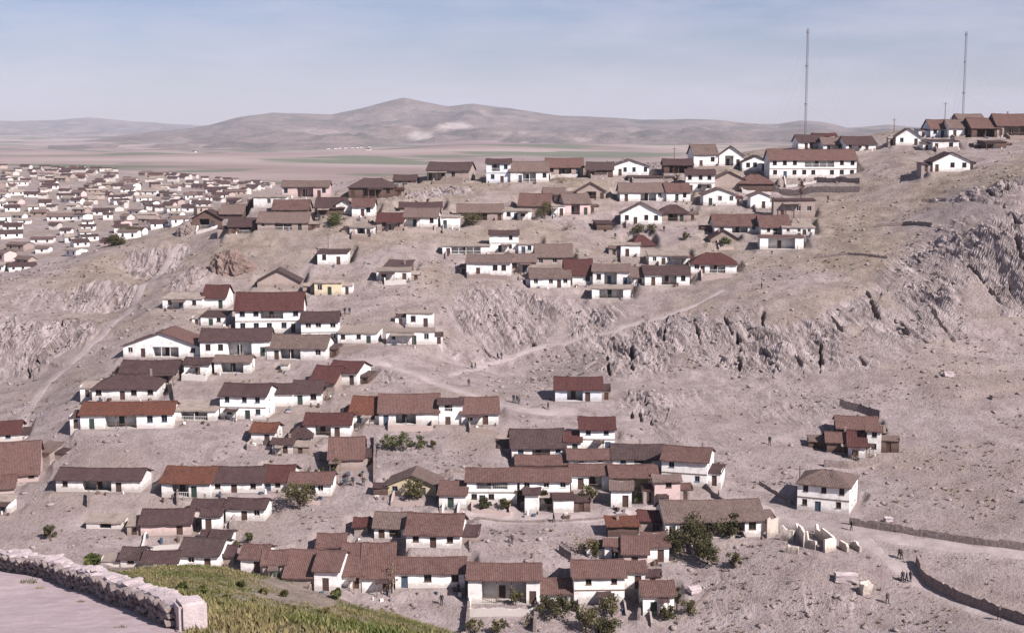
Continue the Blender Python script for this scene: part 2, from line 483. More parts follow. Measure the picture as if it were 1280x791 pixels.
H(397, 434, 331, 14, 9, 'm', 'd', 'w', 'lone with a ragged rubbly roof on open slope', 0, 1, '')
# upper slope, left part
H(437, 467, 293, 8, 10, 'm', 'e', 'w', 'small with a bluish porch below the green tree', 0, 1, 'p')
H(440, 467, 271, 12, 11, 'g', 'b', 'w', 'beside the green tree on the upper slope')
H(420, 439, 268, 12, 6, 'f', 'd', 'w', 'narrow gable behind the green tree')
H(505, 547, 284, 12, 12, 'g', 'l', 'w', 'front facing, beside a small pale box')
H(551, 575, 285, 13, 3, 'm', 'e', 'w', 'small pale box beside a rounded bush')
H(572, 629, 276, 10, 11, 'g', 'l', 'g', 'long and dull behind the rounded bush', 0, 1, '')
H(628, 664, 275, 11, 4, 'm', 'e', 'w', 'low flat one beside the long dull house')
H(322, 385, 288, 9, 14, 'g', 'l', 'g', 'long and low behind the bare west slope', 0, 1, 'p')
H(341, 385, 268, 5, 13, 'g', 'b', 'g', 'sunk behind the long low house')
H(317, 357, 260, 13, 2, 'm', 'e', 'w', 'long white front at the west crest', 0, 1, '')
H(353, 411, 247, 13, 8, 'g', 'l', 'p', 'square block on the crest, west end', 0, 1, '')
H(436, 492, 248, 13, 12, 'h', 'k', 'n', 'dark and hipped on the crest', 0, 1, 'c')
H(492, 520, 230, 4, 7, 'g', 'd', 'g', 'small roof peeping over the crest rock')
H(532, 588, 226, 12, 11, 'g', 'k', 'g', 'on the crest rock, light gable end', -10, 1, '')
H(394, 430, 269, 8, 14, 'g', 'd', 'n', 'dark and low behind the green tree', 0, 1, 'n')
H(471, 504, 288, 10, 12, 'g', 'r', 'g', 'half ruined between two white fronts', 0, 1, '')
H(500, 552, 264, 4, 7, 'g', 'd', 'g', 'a dark roof strip under the crest rock')
H(553, 612, 318, 10, 3, 'm', 'e', 'w', 'low broken front above the long white house', 0, 1, 'q')
H(240, 277, 286, 13, 11, 'f', 'd', 'n', 'brown gable at the ridge end above the ravine', 0, 1, 'p')
H(275, 303, 274, 6, 12, 'g', 'l', 'n', 'pale roof beside the brown ridge end gable', 0, 1, '')
H(285, 331, 292, 8, 13, 's', 'd', 'n', 'sloping dark roof beside the ridge end gable', 8, 1, 'p')
# upper slope, crest to the middle
H(608, 638, 229, 24, 6, 'g', 'd', 'u', 'tall crest house with a dark verandah', 0, 2, 'p')
H(638, 686, 228, 13, 13, 'g', 'l', 'w', 'on the crest beside the tall bluish house', 0, 1, '')
H(683, 729, 220, 10, 12, 'g', 'b', 'g', 'long roofed on the crest skyline', 0, 1, '')
H(733, 766, 222, 9, 10, 'g', 'k', 'n', 'dark box on the crest skyline', 0, 1, 'n')
H(765, 811, 220, 12, 9, 'f', 'l', 'w', 'white gable on the crest skyline', 0, 1, '')
H(786, 842, 226, 4, 8, 'm', 'k', 'g', 'low dark roofed under the crest gable', 0, 1, 'n')
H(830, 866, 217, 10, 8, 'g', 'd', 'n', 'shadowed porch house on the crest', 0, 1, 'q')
H(680, 706, 253, 10, 8, 'g', 'l', 'w', 'small front above the bushy tree')
H(705, 739, 269, 14, 13, 'g', 'l', 'p', 'pinkish one with a blank end', 10, 1, '')
H(721, 757, 249, 10, 11, 'f', 'l', 'g', 'dull gable under the crest', 0, 1, 'p')
H(647, 688, 266, 8, 16, 'g', 'b', 'g', 'broad plain roof beside the bushy tree', -8, 1, 'n')
H(689, 706, 270, 12, 3, 'm', 'e', 'w', 'tiny one behind the bushy tree')
H(775, 833, 252, 11, 12, 'g', 'l', 'w', 'long front with several openings above the big gable', 0, 1, 'p')
H(833, 863, 252, 11, 12, 'g', 'b', 'w', 'next to the long front above the big gable')
H(776, 827, 281, 14, 14, 'f', 'l', 'w', 'big bright gable in the upper quarter', 0, 1, '')
H(824, 860, 277, 10, 11, 'h', 'd', 'g', 'dark hipped beside the big bright gable', 0, 1, 'p')
H(746, 766, 288, 8, 5, 'm', 'd', 'n', 'small brown shed left of the big bright gable', 0, 1, 'n')
H(612, 648, 315, 21, 6, 'g', 'd', 'w', 'tall white block standing alone in the upper quarter', 0, 2, '')
H(648, 671, 317, 11, 9, 'm', 'e', 'w', 'low annex against the tall white block')
H(583, 638, 345, 16, 11, 'g', 'l', 'w', 'long bright front at the west end above the streaked cliff', 0, 1, '')
H(633, 670, 341, 13, 11, 'g', 'l', 'g', 'unpainted continuation of the long white house')
H(670, 715, 335, 13, 17, 'g', 'l', 'g', 'unpainted and steep, above the cliff edge row')
H(707, 741, 357, 12, 28, 'g', 'r', 'w', 'steep sweeping roof in the cliff edge row')
H(663, 713, 360, 12, 13, 'g', 'l', 'w', 'first of the cliff edge row')
H(741, 787, 357, 17, 10, 'g', 'l', 'w', 'bright front in the cliff edge row', 0, 1, 'p')
H(740, 788, 374, 13, 4, 'm', 'e', 'w', 'lowest ledge house under the cliff edge row', 0, 1, 'q')
H(788, 806, 356, 9, 14, 'g', 'l', 'w', 'narrow link in the cliff edge row')
H(806, 862, 357, 13, 12, 'g', 'd', 'w', 'cluttered front in the cliff edge row', 0, 1, 'p')
H(811, 861, 331, 11, 14, 'm', 'e', 'w', 'above the cluttered cliff edge front', 0, 1, '')
H(776, 800, 321, 14, 3, 'm', 'e', 'w', 'small hut beside a dark red roof')
H(791, 818, 312, 5, 13, 'h', 'r', 'g', 'dark red roof beside the small hut', 0, 1, 'n')
# upper slope, right part
H(866, 898, 209, 15, 13, 'g', 'l', 'w', 'crest house with twin white fronts, west half', 5, 1, '')
H(898, 930, 208, 14, 14, 'f', 'l', 'w', 'crest house with twin white fronts, east half', -5, 1, 'p')
H(928, 962, 214, 12, 8, 'f', 'k', 'w', 'black edged gable next to the big terrace')
H(962, 1070, 223, 22, 14, 'g', 'b', 'w', 'very big two storey terrace near the radio mast', 0, 2, 'p')
H(998, 1030, 187, 9, 9, 'g', 'd', 'w', 'behind the big terrace at the mast foot', 0, 1, 'p')
H(1029, 1057, 189, 8, 9, 'g', 'l', 'w', 'behind the big terrace, pale roof')
H(1057, 1095, 189, 8, 10, 'g', 'd', 'w', 'behind the big terrace, east end')
H(1018, 1046, 176, 5, 4, 'g', 'r', 'g', 'topmost little roof behind the big terrace')
H(857, 893, 240, 21, 7, 'g', 'd', 'w', 'two storeys below the twin fronted crest house', 0, 2, '')
H(893, 930, 237, 13, 10, 'f', 'l', 'g', 'brown gable with a black verge', 0, 1, 'n')
H(879, 919, 257, 14, 8, 'f', 'l', 'w', 'low bright gable left of the little chapel shaped house')
H(924, 967, 240, 10, 12, 'h', 'b', 'n', 'reddish hipped above the chapel shaped house', 0, 1, 'n')
H(938, 962, 261, 16, 5, 'f', 'l', 'w', 'little chapel shaped with one window')
H(967, 1018, 273, 22, 3, 'm', 'd', 'g', 'roofless looking stone shell below the big terrace', 0, 1, '')
H(893, 951, 292, 9, 15, 'g', 'b', 'w', 'west half of a long red roof', 0, 1, 'p')
H(951, 988, 294, 9, 16, 'g', 'b', 'w', 'east half of a long red roof', 0, 1, '')
H(978, 1018, 294, 9, 8, 'm', 'e', 'w', 'flat end of the long red roofed row', 0, 1, '')
H(950, 1004, 312, 15, 3, 'm', 'b', 'w', 'arcaded lower front of the long red roofed row', 0, 1, 'q')
H(888, 922, 303, 5, 11, 'f', 'd', 'g', 'low dark verge below the long red roof', 0, 1, 'n')
H(862, 922, 342, 11, 20, 'h', 'r', 'w', 'big hipped roof at the east end of the cliff edge', -6, 1, 'p')
# east crest
H(1120, 1150, 182, 11, 11, 'f', 'l', 'w', 'first of the east crest houses', 0, 1, '')
H(1163, 1186, 172, 10, 12, 'g', 'b', 'u', 'bluish front of the east crest')
H(1186, 1205, 172, 11, 11, 'g', 'l', 'w', 'blank bright front of the east crest')
H(1166, 1198, 188, 11, 3, 'm', 'd', 'w', 'ragged white front below the east crest', 0, 1, '')
H(1200, 1232, 161, 8, 10, 'g', 'l', 'g', 'upper roof of the east crest')
H(1214, 1250, 172, 11, 13, 'g', 'b', 'n', 'dark fronted on the east crest', 0, 1, 'q')
H(1246, 1292, 170, 12, 15, 'g', 'b', 'g', 'last of the east crest houses', 0, 1, 'q')
H(1166, 1212, 215, 13, 12, 'f', 'd', 'w', 'lone grey white gable on the east slope')
H(1230, 1257, 186, 8, 3, 'm', 'k', 'n', 'black fronted shed on the east slope', 0, 1, 'n')
# middle terrace
H(436, 478, 529, 10, 24, 'g', 't', 'w', 'west end of the middle terrace, rusty', -6, 1, '')
H(474, 548, 531, 14, 25, 'g', 'b', 'w', 'broad one in the middle terrace', 0, 1, 'p')
H(549, 578, 531, 25, 9, 'g', 'd', 'w', 'tall narrow one in the middle terrace', 0, 2, 'p')
H(577, 623, 531, 13, 22, 'g', 'b', 'w', 'east end of the middle terrace', 0, 1, '')
H(694, 752, 502, 14, 17, 'g', 'r', 'u', 'standing alone under the rocks', 0, 1, 'p')
H(412, 454, 589, 14, 29, 'g', 'b', 'g', 'big plain shed roof beside a tree', 0, 1, 'n')
# lower west rows
H(202, 263, 622, 17, 22, 'g', 't', 'w', 'west end of the lower long row', 0, 1, 'p')
H(262, 328, 616, 12, 21, 'g', 'd', 'w', 'dark middle of the lower long row', 0, 1, '')
H(326, 363, 614, 11, 22, 'g', 'r', 'w', 'red part of the lower long row', 0, 1, '')
H(362, 414, 620, 14, 16, 'g', 'b', 'w', 'east end of the lower long row, behind a tree', 0, 1, '')
H(70, 176, 615, 14, 16, 'g', 'd', 'w', 'long one standing apart by the ravine', 0, 1, 'p')
H(282, 331, 651, 14, 14, 'g', 'd', 'w', 'below the dark middle of the lower long row', 0, 1, '')
H(108, 151, 661, 7, 10, 'm', 'e', 'w', 'low one alone on the lower west slope', 0, 1, 'p')
H(177, 238, 669, 13, 20, 'g', 'd', 'p', 'pinkish with a worn roof on the lower west slope', 0, 1, '')
H(253, 276, 664, 18, 8, 'g', 'd', 'w', 'tall narrow box beside the pinkish house')
H(240, 276, 646, 9, 13, 'g', 'd', 'w', 'stepped above the tall narrow box', 0, 1, 'p')
H(151, 177, 709, 9, 16, 'g', 'k', 'w', 'west of a pair above the grass', 0, 1, '')
H(179, 221, 716, 11, 16, 'g', 'd', 'w', 'east of a pair above the grass', 0, 1, '')
H(224, 273, 711, 15, 23, 'g', 'k', 'w', 'black roofed above the grass', 0, 1, '')
H(264, 288, 682, 10, 10, 'g', 'd', 'w', 'little one above the black roofed house')
H(272, 292, 704, 8, 15, 'g', 'd', 'g', 'annex of the black roofed house', 0, 1, 'n')
# lower middle, roofs behind the knoll
H(301, 331, 716, 16, 19, 'g', 'b', 'w', 'first of the tile roofs behind the knoll')
H(329, 356, 722, 15, 19, 'g', 'b', 'g', 'stone walled, second of the tile roofs behind the knoll')
H(356, 393, 732, 9, 36, 'g', 'b', 'g', 'long sweeping roof behind the knoll', 0, 1, 'n')
H(397, 430, 694, 9, 18, 'g', 'b', 'w', 'upper roof behind the knoll', 0, 1, '')
H(392, 424, 739, 23, 27, 'g', 'b', 'w', 'tall bright front right behind the knoll', -6, 1, '')
H(425, 455, 736, 15, 42, 'g', 'b', 'w', 'west of twin steep roofs', 0, 1, '')
H(453, 491, 741, 17, 45, 'g', 'b', 'w', 'east of twin steep roofs', 0, 1, '')
H(468, 511, 673, 12, 21, 'g', 'l', 'w', 'upper left one of the tiled pair over the twin roofs', 0, 1, 'p')
H(508, 575, 685, 15, 28, 'g', 'b', 'w', 'broad bright one over the twin roofs', 0, 1, '')
H(495, 580, 735, 17, 21, 'g', 'b', 'w', 'long neat one beside a bare tree', 0, 1, '')
H(484, 545, 619, 12, 14, 'f', 'l', 'c', 'cream gable behind a round tree', 0, 1, '')
H(467, 485, 619, 9, 5, 'm', 'd', 'n', 'brown shed against the cream gable', 0, 1, 'n')
H(549, 582, 635, 15, 19, 'g', 'b', 'w', 'small at the west end of the big street block', 0, 1, '')
H(443, 460, 667, 8, 12, 'g', 'r', 'g', 'little dark red one above the twin roofs', 0, 1, 'n')
# big street block
H(640, 706, 572, 11, 25, 'g', 'k', 'w', 'top of the street block, black roof', 0, 1, 'p')
H(706, 726, 566, 13, 14, 'g', 'r', 'w', 'narrow, between black roof and tall house')
H(725, 768, 562, 24, 17, 'g', 'r', 'w', 'tall two storey top of the street block', 0, 2, '')
H(646, 708, 586, 4, 13, 'g', 'b', 'g', 'roof strip under the black roof', 0, 1, 'n')
H(711, 766, 582, 7, 14, 'g', 'b', 'w', 'roof strip under the tall two storey house', 0, 1, '')
H(766, 830, 584, 9, 20, 'g', 'k', 'w', 'dark roofed centre of the street block', 0, 1, '')
H(582, 648, 630, 27, 18, 'g', 'b', 'w', 'west half of the long balcony house', 0.1, 2, 'q')
H(648, 714, 630, 27, 18, 'g', 'b', 'w', 'east half of the long balcony house', 0.1, 2, '')
H(656, 673, 641, 22, 10, 'g', 'd', 'w', 'gate tower below the long balcony house', 0, 2, 'n')
H(692, 717, 641, 16, 9, 'm', 'd', 'w', 'low annex below the long balcony house', 0, 1, 'n')
H(714, 764, 612, 17, 15, 'g', 'b', 'w', 'next east of the long balcony house', 0, 1, 'p')
H(764, 822, 616, 18, 17, 'g', 'b', 'c', 'cream fronted in the street block', 0, 1, 'q')
H(763, 790, 634, 20, 10, 's', 'l', 'w', 'white street corner box', -4, 1, '')
H(826, 884, 607, 29, 20, 'g', 'b', 'w', 'tall east end of the street block with bright end wall', -16, 2, '')
H(818, 850, 630, 27, 10, 'g', 'l', 'p', 'pinkish two storey on the street', 0, 2, '')
H(799, 836, 664, 12, 14, 'g', 'r', 'g', 'dark red below the street', 0, 1, '')
H(828, 958, 672, 19, 28, 'g', 'l', 'w', 'very long pale roof over dark trees', 4, 1, 'q')
H(760, 797, 671, 12, 3, 's', 't', 'n', 'rusty board shed below the street', 0, 1, 'n')
H(756, 779, 700, 16, 11, 'g', 'b', 'w', 'west of three stepped boxes below the street')
H(779, 809, 711, 17, 24, 'g', 'b', 'p', 'pinkish middle of three stepped boxes below the street')
H(808, 836, 703, 18, 16, 's', 'b', 'w', 'east of three stepped boxes below the street', 0, 1, '')
H(781, 806, 736, 19, 10, 's', 'b', 'w', 'low box beneath the pinkish stepped box', 0, 1, '')
H(718, 780, 754, 30, 23, 'g', 'b', 'w', 'two storeys with a ledge, lowest row', 0, 2, '')
H(672, 719, 751, 8, 20, 'g', 'b', 'w', 'low roofs between two houses of the lowest row', 0, 1, 'n')
H(586, 674, 755, 28, 22, 'g', 'b', 'w', 'broad with a dark central porch, lowest row', 0, 1, 'q')
H(804, 842, 769, 22, 20, 'g', 'b', 'w', 'last of the lowest row', 0, 1, '')
# east side of the valley
H(997, 1060, 640, 31, 22, 'h', 'l', 'w', 'square two storey stone house alone by the road', -22, 2, 'x')
H(1046, 1098, 549, 12, 17, 'g', 'b', 'n', 'upper roof of the lone east cluster', -8, 1, 'n')
H(1033, 1066, 566, 12, 14, 'g', 'b', 'n', 'lower roof of the lone east cluster', -8, 1, 'n')
H(1060, 1082, 572, 13, 21, 'g', 'r', 'w', 'bright front of the lone east cluster', -12, 1, '')
H(1083, 1101, 567, 27, 8, 'g', 'b', 'w', 'tall end wall of the lone east cluster', -12, 2, '')
# west edge below the ravine
H(-22, 24, 552, 8, 18, 'g', 'r', 'w', 'upper of the roofs at the ravine mouth', 12, 1, '')
H(-40, 47, 604, 8, 44, 'g', 'b', 'p', 'wide pinkish roof at the ravine mouth', 14, 1, '')
H(-30, 17, 618, 6, 18, 'g', 'b', 'p', 'lower of the roofs at the ravine mouth', 14, 1, 'n')
H(-15, 14, 641, 14, 4, 'm', 'e', 'w', 'small bright box below the ravine mouth', 0, 1, '')
H(44, 64, 575, 9, 12, 's', 'l', 'g', 'grey sheet roofed hut at the ravine mouth', -20, 1, 'n')

def plan_house(a):
    x0, x1, yb, wp, rp, kind, rc, wc, where, yaw, st, opt = a
    cx = (x0 + x1) / 2
    x, y, z = visible_hit(cx, yb)
    sc = math.hypot(y, z) / F
    u, t = ray(cx, yb)
    dep = math.atan(-t)
    w = (x1 - x0) * sc / max(math.cos(R(yaw)), 0.5)
    if yaw: w *= 0.94
    elif w < 20: yaw = random.Random(int(x0 * 3 + yb)).uniform(-5, 5)
    wh = max(wp * sc / math.cos(dep), 0.6)
    rm = rp * sc
    if kind == 'm':
        wh += 0.22 * (0.05 + math.tan(dep)); pitch = 0.05; run = max(2.4, min(7.5, rm / (pitch + math.sin(dep)))); D = run; rise = run * pitch
    elif kind == 's':
        wh += 0.5 * (0.25 + math.tan(dep)); pitch = 0.25; run = max(2.5, min(7.0, rm / (pitch * math.cos(dep) + math.sin(dep)))); D = run; rise = run * pitch
    elif kind == 'f':
        wh += 0.45 * math.tan(dep); D = min(max(w * 0.7, 4.5), 8.5); rise = min(max(rm * 0.92, 0.7), w * 0.36); run = w / 2
    else:
        pitch = 0.36
        run = rm / (pitch * math.cos(dep) + math.sin(dep))
        mx = 4.6 if rp < 30 else 6.5
        if run > mx:
            run = mx; pitch = min((rm - run * math.sin(dep)) / (run * math.cos(dep)), 0.75 if kind == 'g' else 0.5)
        run = max(run, 1.9)
        D = 2 * run - 0.8; rise = pitch * (run - 0.4); wh += 0.4 * (pitch + math.tan(dep))
    if not opt and st == 1 and w > 6.5 and kind in 'gh' and random.Random(int(x0 * 5 + yb)).random() < 0.4: opt = 'p'
    return dict(x=x, y=y, z=z, w=w, wh=wh, D=max(D, 2.2), rise=rise, kind=kind, rc=rc, wc=wc, where=where, yaw=R(yaw), st=st, opt=opt, rp=rp, sc=sc)

PLAN = [plan_house(a) for a in HOUSES]

# level a terrace under every house, far ones first
PADW = np.zeros_like(GZ)
for p in sorted(PLAN, key=lambda q: -q['y']):
    c, s = math.cos(p['yaw']), math.sin(p['yaw'])
    j0, j1 = np.searchsorted(gy, p['y'] - 12), np.searchsorted(gy, p['y'] + 22)
    ur = (p['w'] + 24) / p['y']
    i0, i1 = np.searchsorted(gu, p['x'] / p['y'] - ur), np.searchsorted(gu, p['x'] / p['y'] + ur)
    dx, dy = GX[j0:j1, i0:i1] - p['x'], GY[j0:j1, i0:i1] - p['y']
    lx, ly = dx * c + dy * s, -dx * s + dy * c
    ox = np.maximum(np.abs(lx) - p['w'] / 2 - 0.5, 0); oy = np.maximum(np.maximum(-0.7 - ly, ly - p['D'] - 0.4), 0)
    w = 1 - sstep(0.0, 1.7, np.hypot(ox, oy))
    GZ[j0:j1, i0:i1] += (p['z'] - GZ[j0:j1, i0:i1]) * w
    PADW[j0:j1, i0:i1] = np.maximum(PADW[j0:j1, i0:i1], 1 - sstep(0.0, 4.5, np.hypot(ox, oy)))

# ------------------------------------------------------------------ bare rock: where it crops out, how its beds run
def blob(px, py, rx, ry, amp=1.0):
    x, y, z = visible_hit(px, py)
    return (x, y, rx, ry, amp)
BLOBS = [blob(620, 400, 17, 13, 1.25), blob(690, 400, 16, 12, 1.25), blob(560, 430, 11, 10, .8), blob(730, 440, 12, 9), blob(790, 450, 10, 11), blob(800, 505, 9, 9), blob(600, 380, 12, 8),
         blob(850, 420, 14, 12), blob(920, 430, 15, 13, 1.1), blob(985, 440, 15, 12, 1.1), blob(1040, 430, 14, 12, 1.1), blob(1100, 400, 15, 13), blob(1160, 380, 16, 14),
         blob(1220, 350, 16, 16, 1.1), blob(1270, 310, 16, 18, 1.2), blob(1200, 290, 14, 9), blob(1245, 235, 12, 9, 1.0), blob(1150, 330, 14, 9, .7),
         blob(20, 430, 13, 12), blob(70, 420, 12, 11), blob(120, 370, 11, 9), blob(-40, 420, 14, 14), blob(60, 375, 12, 8, .8), blob(180, 330, 9, 9, .8), blob(215, 330, 6, 12, .8), blob(240, 345, 5, 9, .8),
         blob(520, 245, 11, 5, 1.2), blob(560, 238, 9, 5, 1.0), blob(980, 510, 10, 8, .7), blob(1020, 515, 10, 8, .7), blob(880, 500, 10, 8, .5), blob(850, 540, 8, 7, .6),
         blob(480, 470, 5, 4, .6), blob(1000, 740, 12, 6, .45), blob(950, 720, 12, 6, .4), blob(900, 760, 8, 5, .4), blob(1090, 690, 8, 4, .3), blob(700, 470, 12, 5, .7), blob(640, 440, 14, 6, .8)]
rock = np.zeros_like(GZ)
for bx_, by_, rx, ry, am in BLOBS:
    rock = np.maximum(rock, am * (1 - sstep(0.45, 1.25, np.hypot((GX - bx_) / rx, (GY - by_) / ry))))
rock *= np.clip(0.75 + 0.9 * fbm(GX / 9, GY / 9, GZ / 9, seed=61, oct=3), 0, 1.25)
rock *= (1 - PADW)
gzx = np.gradient(GZ, axis=1) / np.gradient(GX, axis=1)
gzy = np.gradient(GZ, axis=0) / np.gradient(GY, axis=0)
dzdx = gzx; dzdy = gzy - gzx * GU
slope = np.hypot(dzdx, dzdy)
rock = np.clip(rock + sstep(0.62, 0.95, slope) * (1 - PADW) * hill * (1 - sstep(420, 470, GY)) * 0.7, 0, 1.3)
nx, ny, nz = -dzdx, -dzdy, np.ones_like(GZ)
nl = np.sqrt(nx * nx + ny * ny + nz * nz); nx /= nl; ny /= nl; nz /= nl
sel = (rock > 0.01)
xs, ys, zs = GX[sel], GY[sel], GZ[sel]
wob = fbm(xs / 11, ys / 11, zs / 11, seed=71, oct=2) * 1.6
side = sstep(-70, -45, xs)                                  # west of the settlement the beds lean the other way
ca = 0.83 * side + 0.90 * (1 - side); sa = 0.55 * side - 0.42 * (1 - side)
q = xs * ca + zs * sa * 1.0 + ys * 0.10 + wob
al = -xs * sa + zs * ca
n1 = 1 - np.abs(vnoise(q / 2.6, al / 13, ys / 18, 81)) * 2
n2 = 1 - np.abs(vnoise(q / 1.1 + 7, al / 6, ys / 9, 83)) * 2
n3 = vnoise(q / 5.5 + 3, al / 16, ys / 16, 85)
n4 = fbm(xs / 1.4, ys / 1.4, zs / 1.4, seed=87, oct=2)
n5 = np.floor((vnoise(q / 4.2 + 1, al / 4.5, ys / 6, 89) * 0.5 + 0.5) * 4) / 4
sq = q / 3.1 + 0.9 * vnoise(al / 9, ys / 9, q / 9, 91); sf = sq - np.floor(sq)
sq2 = q / 0.95 + 0.6 * vnoise(al / 4, ys / 5, q / 4, 93); sf2 = sq2 - np.floor(sq2)
lay = hash3(np.floor(sq).astype(np.int64), np.floor(al / 7 + 3 * hash3(np.floor(sq).astype(np.int64), np.zeros(len(sq), dtype=np.int64), np.zeros(len(sq), dtype=np.int64), 5)).astype(np.int64), np.zeros(len(sq), dtype=np.int64), 9)
disp = rock[sel] * (1.15 * (sf - 0.5) * (0.4 + lay) + 0.26 * (sf2 - 0.5) + 0.14 * n2 + 0.9 * n3 + 0.32 * n4 + 0.9 * (lay - 0.5) + 0.6 * (n5 - 0.4))
def cleft(px0, py0, px1, py1, wpx, deep=2.6):
    """a dark cleft in the cliff between two photograph points"""
    a = Vector(visible_hit(px0, py0)); b = Vector(visible_hit(px1, py1))
    hw = wpx / 2 * a.y / F
    ab = b - a
    t = np.clip(((xs - a.x) * ab.x + (ys - a.y) * ab.y + (zs - a.z) * ab.z) / max(ab.length_squared, 1e-6), 0, 1)
    d = np.sqrt((xs - a.x - t * ab.x) ** 2 + ((ys - a.y - t * ab.y) * 0.35) ** 2 + (zs - a.z - t * ab.z) ** 2)
    return -deep * (1 - sstep(hw * 0.55, hw * 0.95, d + 0.5 * n4 * hw + 0.5 * hw * n2))
for a in [(922, 418, 924, 458, 9, 3.5), (789, 434, 790, 460, 7), (785, 488, 790, 520, 6), (956, 440, 972, 464, 6), (1026, 428, 1025, 465, 7, 3), (952, 392, 954, 410, 6),
          (993, 448, 1004, 466, 6), (757, 440, 764, 480, 5), (608, 372, 668, 430, 4, 1.6), (640, 368, 690, 425, 3.5, 1.5), (668, 372, 715, 420, 3.5, 1.5), (600, 430, 622, 455, 4, 1.4),
          (1165, 390, 1192, 425, 6), (1110, 380, 1135, 410, 5), (1085, 365, 1098, 395, 5), (1228, 350, 1250, 375, 7), (1255, 258, 1275, 285, 9, 3.2), (1270, 300, 1282, 340, 8, 3), (1212, 330, 1230, 352, 5),
          (1230, 228, 1242, 246, 8, 2.6), (1248, 222, 1258, 236, 7, 2.6), (1142, 318, 1150, 330, 5), (1065, 430, 1080, 455, 4), (835, 395, 830, 420, 5), (868, 400, 876, 430, 4), (905, 395, 915, 415, 4),
          (30, 440, 36, 470, 6), (45, 445, 48, 465, 5), (75, 400, 85, 430, 5), (100, 380, 108, 400, 4), (498, 230, 510, 248, 5, 1.6), (520, 232, 534, 250, 5, 1.6), (508, 228, 520, 246, 4, 1.4),
          (795, 495, 802, 525, 4, 1.5), (806, 500, 815, 530, 4, 1.5), (700, 425, 715, 445, 3, 1.2), (1040, 395, 1052, 415, 5)]:
    disp = disp + cleft(*a) * np.clip(rock[sel] * 2.2, 0, 1)
DX, DY, DZ = np.zeros_like(GZ), np.zeros_like(GZ), np.zeros_like(GZ)
DX[sel] = nx[sel] * disp; DY[sel] = ny[sel] * disp; DZ[sel] = nz[sel] * disp

# ------------------------------------------------------------------ tracks (worn into the sheet and also built as draped strips further down)
TRACKS = {
    'gravel_path': ([(438, 452), (489, 456), (523, 469), (556, 482), (590, 494), (632, 508), (690, 517), (722, 514)], 2.8),
    'cliff_path': ([(560, 470), (590, 461), (621, 449), (683, 431), (759, 415), (824, 399), (867, 382), (905, 362)], 1.9),
    'ravine_track': ([(2, 575), (30, 520), (62, 476), (100, 444), (132, 414), (165, 384), (196, 346), (226, 304)], 2.2),
    'street': ([(452, 668), (500, 652), (560, 648), (640, 646), (720, 646), (800, 642), (870, 632), (925, 628)], 4.4),
    'dirt_road': ([(925, 628), (980, 648), (1060, 660), (1130, 676), (1200, 684), (1290, 690), (1360, 694)], 4.6),
    'lower_road': ([(1060, 662), (1110, 700), (1150, 726), (1200, 752), (1280, 785), (1340, 800)], 3.2),
}
pathm = np.zeros_like(GZ)
TRK3 = {}
for k, (pts, wd) in TRACKS.items():
    P3 = [Vector(visible_hit(*p)) for p in pts]
    line = []
    for a, b in zip(P3[:-1], P3[1:]):
        n = max(2, int((b - a).length / 1.0))
        line += [a.lerp(b, i / n) for i in range(n)]
    line.append(P3[-1])
    for _ in range(6):
        line = [line[0]] + [(line[i - 1] + line[i] * 2 + line[i + 1]) / 4 for i in range(1, len(line) - 1)] + [line[-1]]
    TRK3[k] = (line, wd)
    for v in line[::2]:
        j0, j1 = np.searchsorted(gy, v.y - wd), np.searchsorted(gy, v.y + wd)
        i0, i1 = np.searchsorted(gu, (v.x - wd * 1.4) / v.y), np.searchsorted(gu, (v.x + wd * 1.4) / v.y)
        d = np.hypot(GX[j0:j1, i0:i1] - v.x, GY[j0:j1, i0:i1] - v.y)
        pathm[j0:j1, i0:i1] = np.maximum(pathm[j0:j1, i0:i1], 1 - sstep(wd * 0.42, wd * 0.75, d))
        DX[j0:j1, i0:i1] *= sstep(wd * 0.45, wd, d); DY[j0:j1, i0:i1] *= sstep(wd * 0.45, wd, d); DZ[j0:j1, i0:i1] *= sstep(wd * 0.45, wd, d)

# the grassy knoll, dusty platform and trodden yards
gx_, gy_ = GX, GY
ywall = 26.5 + (GU + 0.243) * (41 - 26.5) / (0.243 - 0.364)
inside = (GY < ywall + 0.8) & (GU < -0.243)
grass = np.where(inside, 0.0, 1.0) * sstep(20, 24, GY) * (1 - sstep(118, 132, GY)) * (1 - sstep(-0.07, 0.02, GU + 0.03 * fbm(GX / 5, GY / 5, seed=103, oct=3))) * sstep(-0.40, -0.30, GU)
grass *= np.clip(0.62 + 1.5 * fbm(GX / 7, GY / 11, seed=101, oct=4, gain=0.6), 0.0, 1)
plat = np.where(inside | (GY < 22), 1.0, 0.0)

VX, VY, VZ = GX + DX, GY + DY, GZ + DZ
def grid_mesh(name, X, Y, Z, mat):
    ny_, nu_ = X.shape
    me = bpy.data.meshes.new(name)
    co = np.stack([X, Y, Z], -1).reshape(-1, 3).astype(np.float32)
    idx = np.arange(ny_ * nu_, dtype=np.int32).reshape(ny_, nu_)
    q = np.stack([idx[:-1, :-1], idx[:-1, 1:], idx[1:, 1:], idx[1:, :-1]], -1).reshape(-1, 4)
    me.vertices.add(len(co)); me.vertices.foreach_set('co', co.ravel())
    me.loops.add(q.size); me.loops.foreach_set('vertex_index', q.ravel())
    me.polygons.add(len(q)); me.polygons.foreach_set('loop_start', np.arange(0, q.size, 4, dtype=np.int32))
    me.polygons.foreach_set('use_smooth', np.ones(len(q), dtype=bool))
    me.materials.append(mat)
    me.update(calc_edges=True)
    return me
def set_attr(me, name, arr):
    a = me.attributes.new(name, 'FLOAT', 'POINT')
    a.data.foreach_set('value', arr.ravel().astype(np.float32))

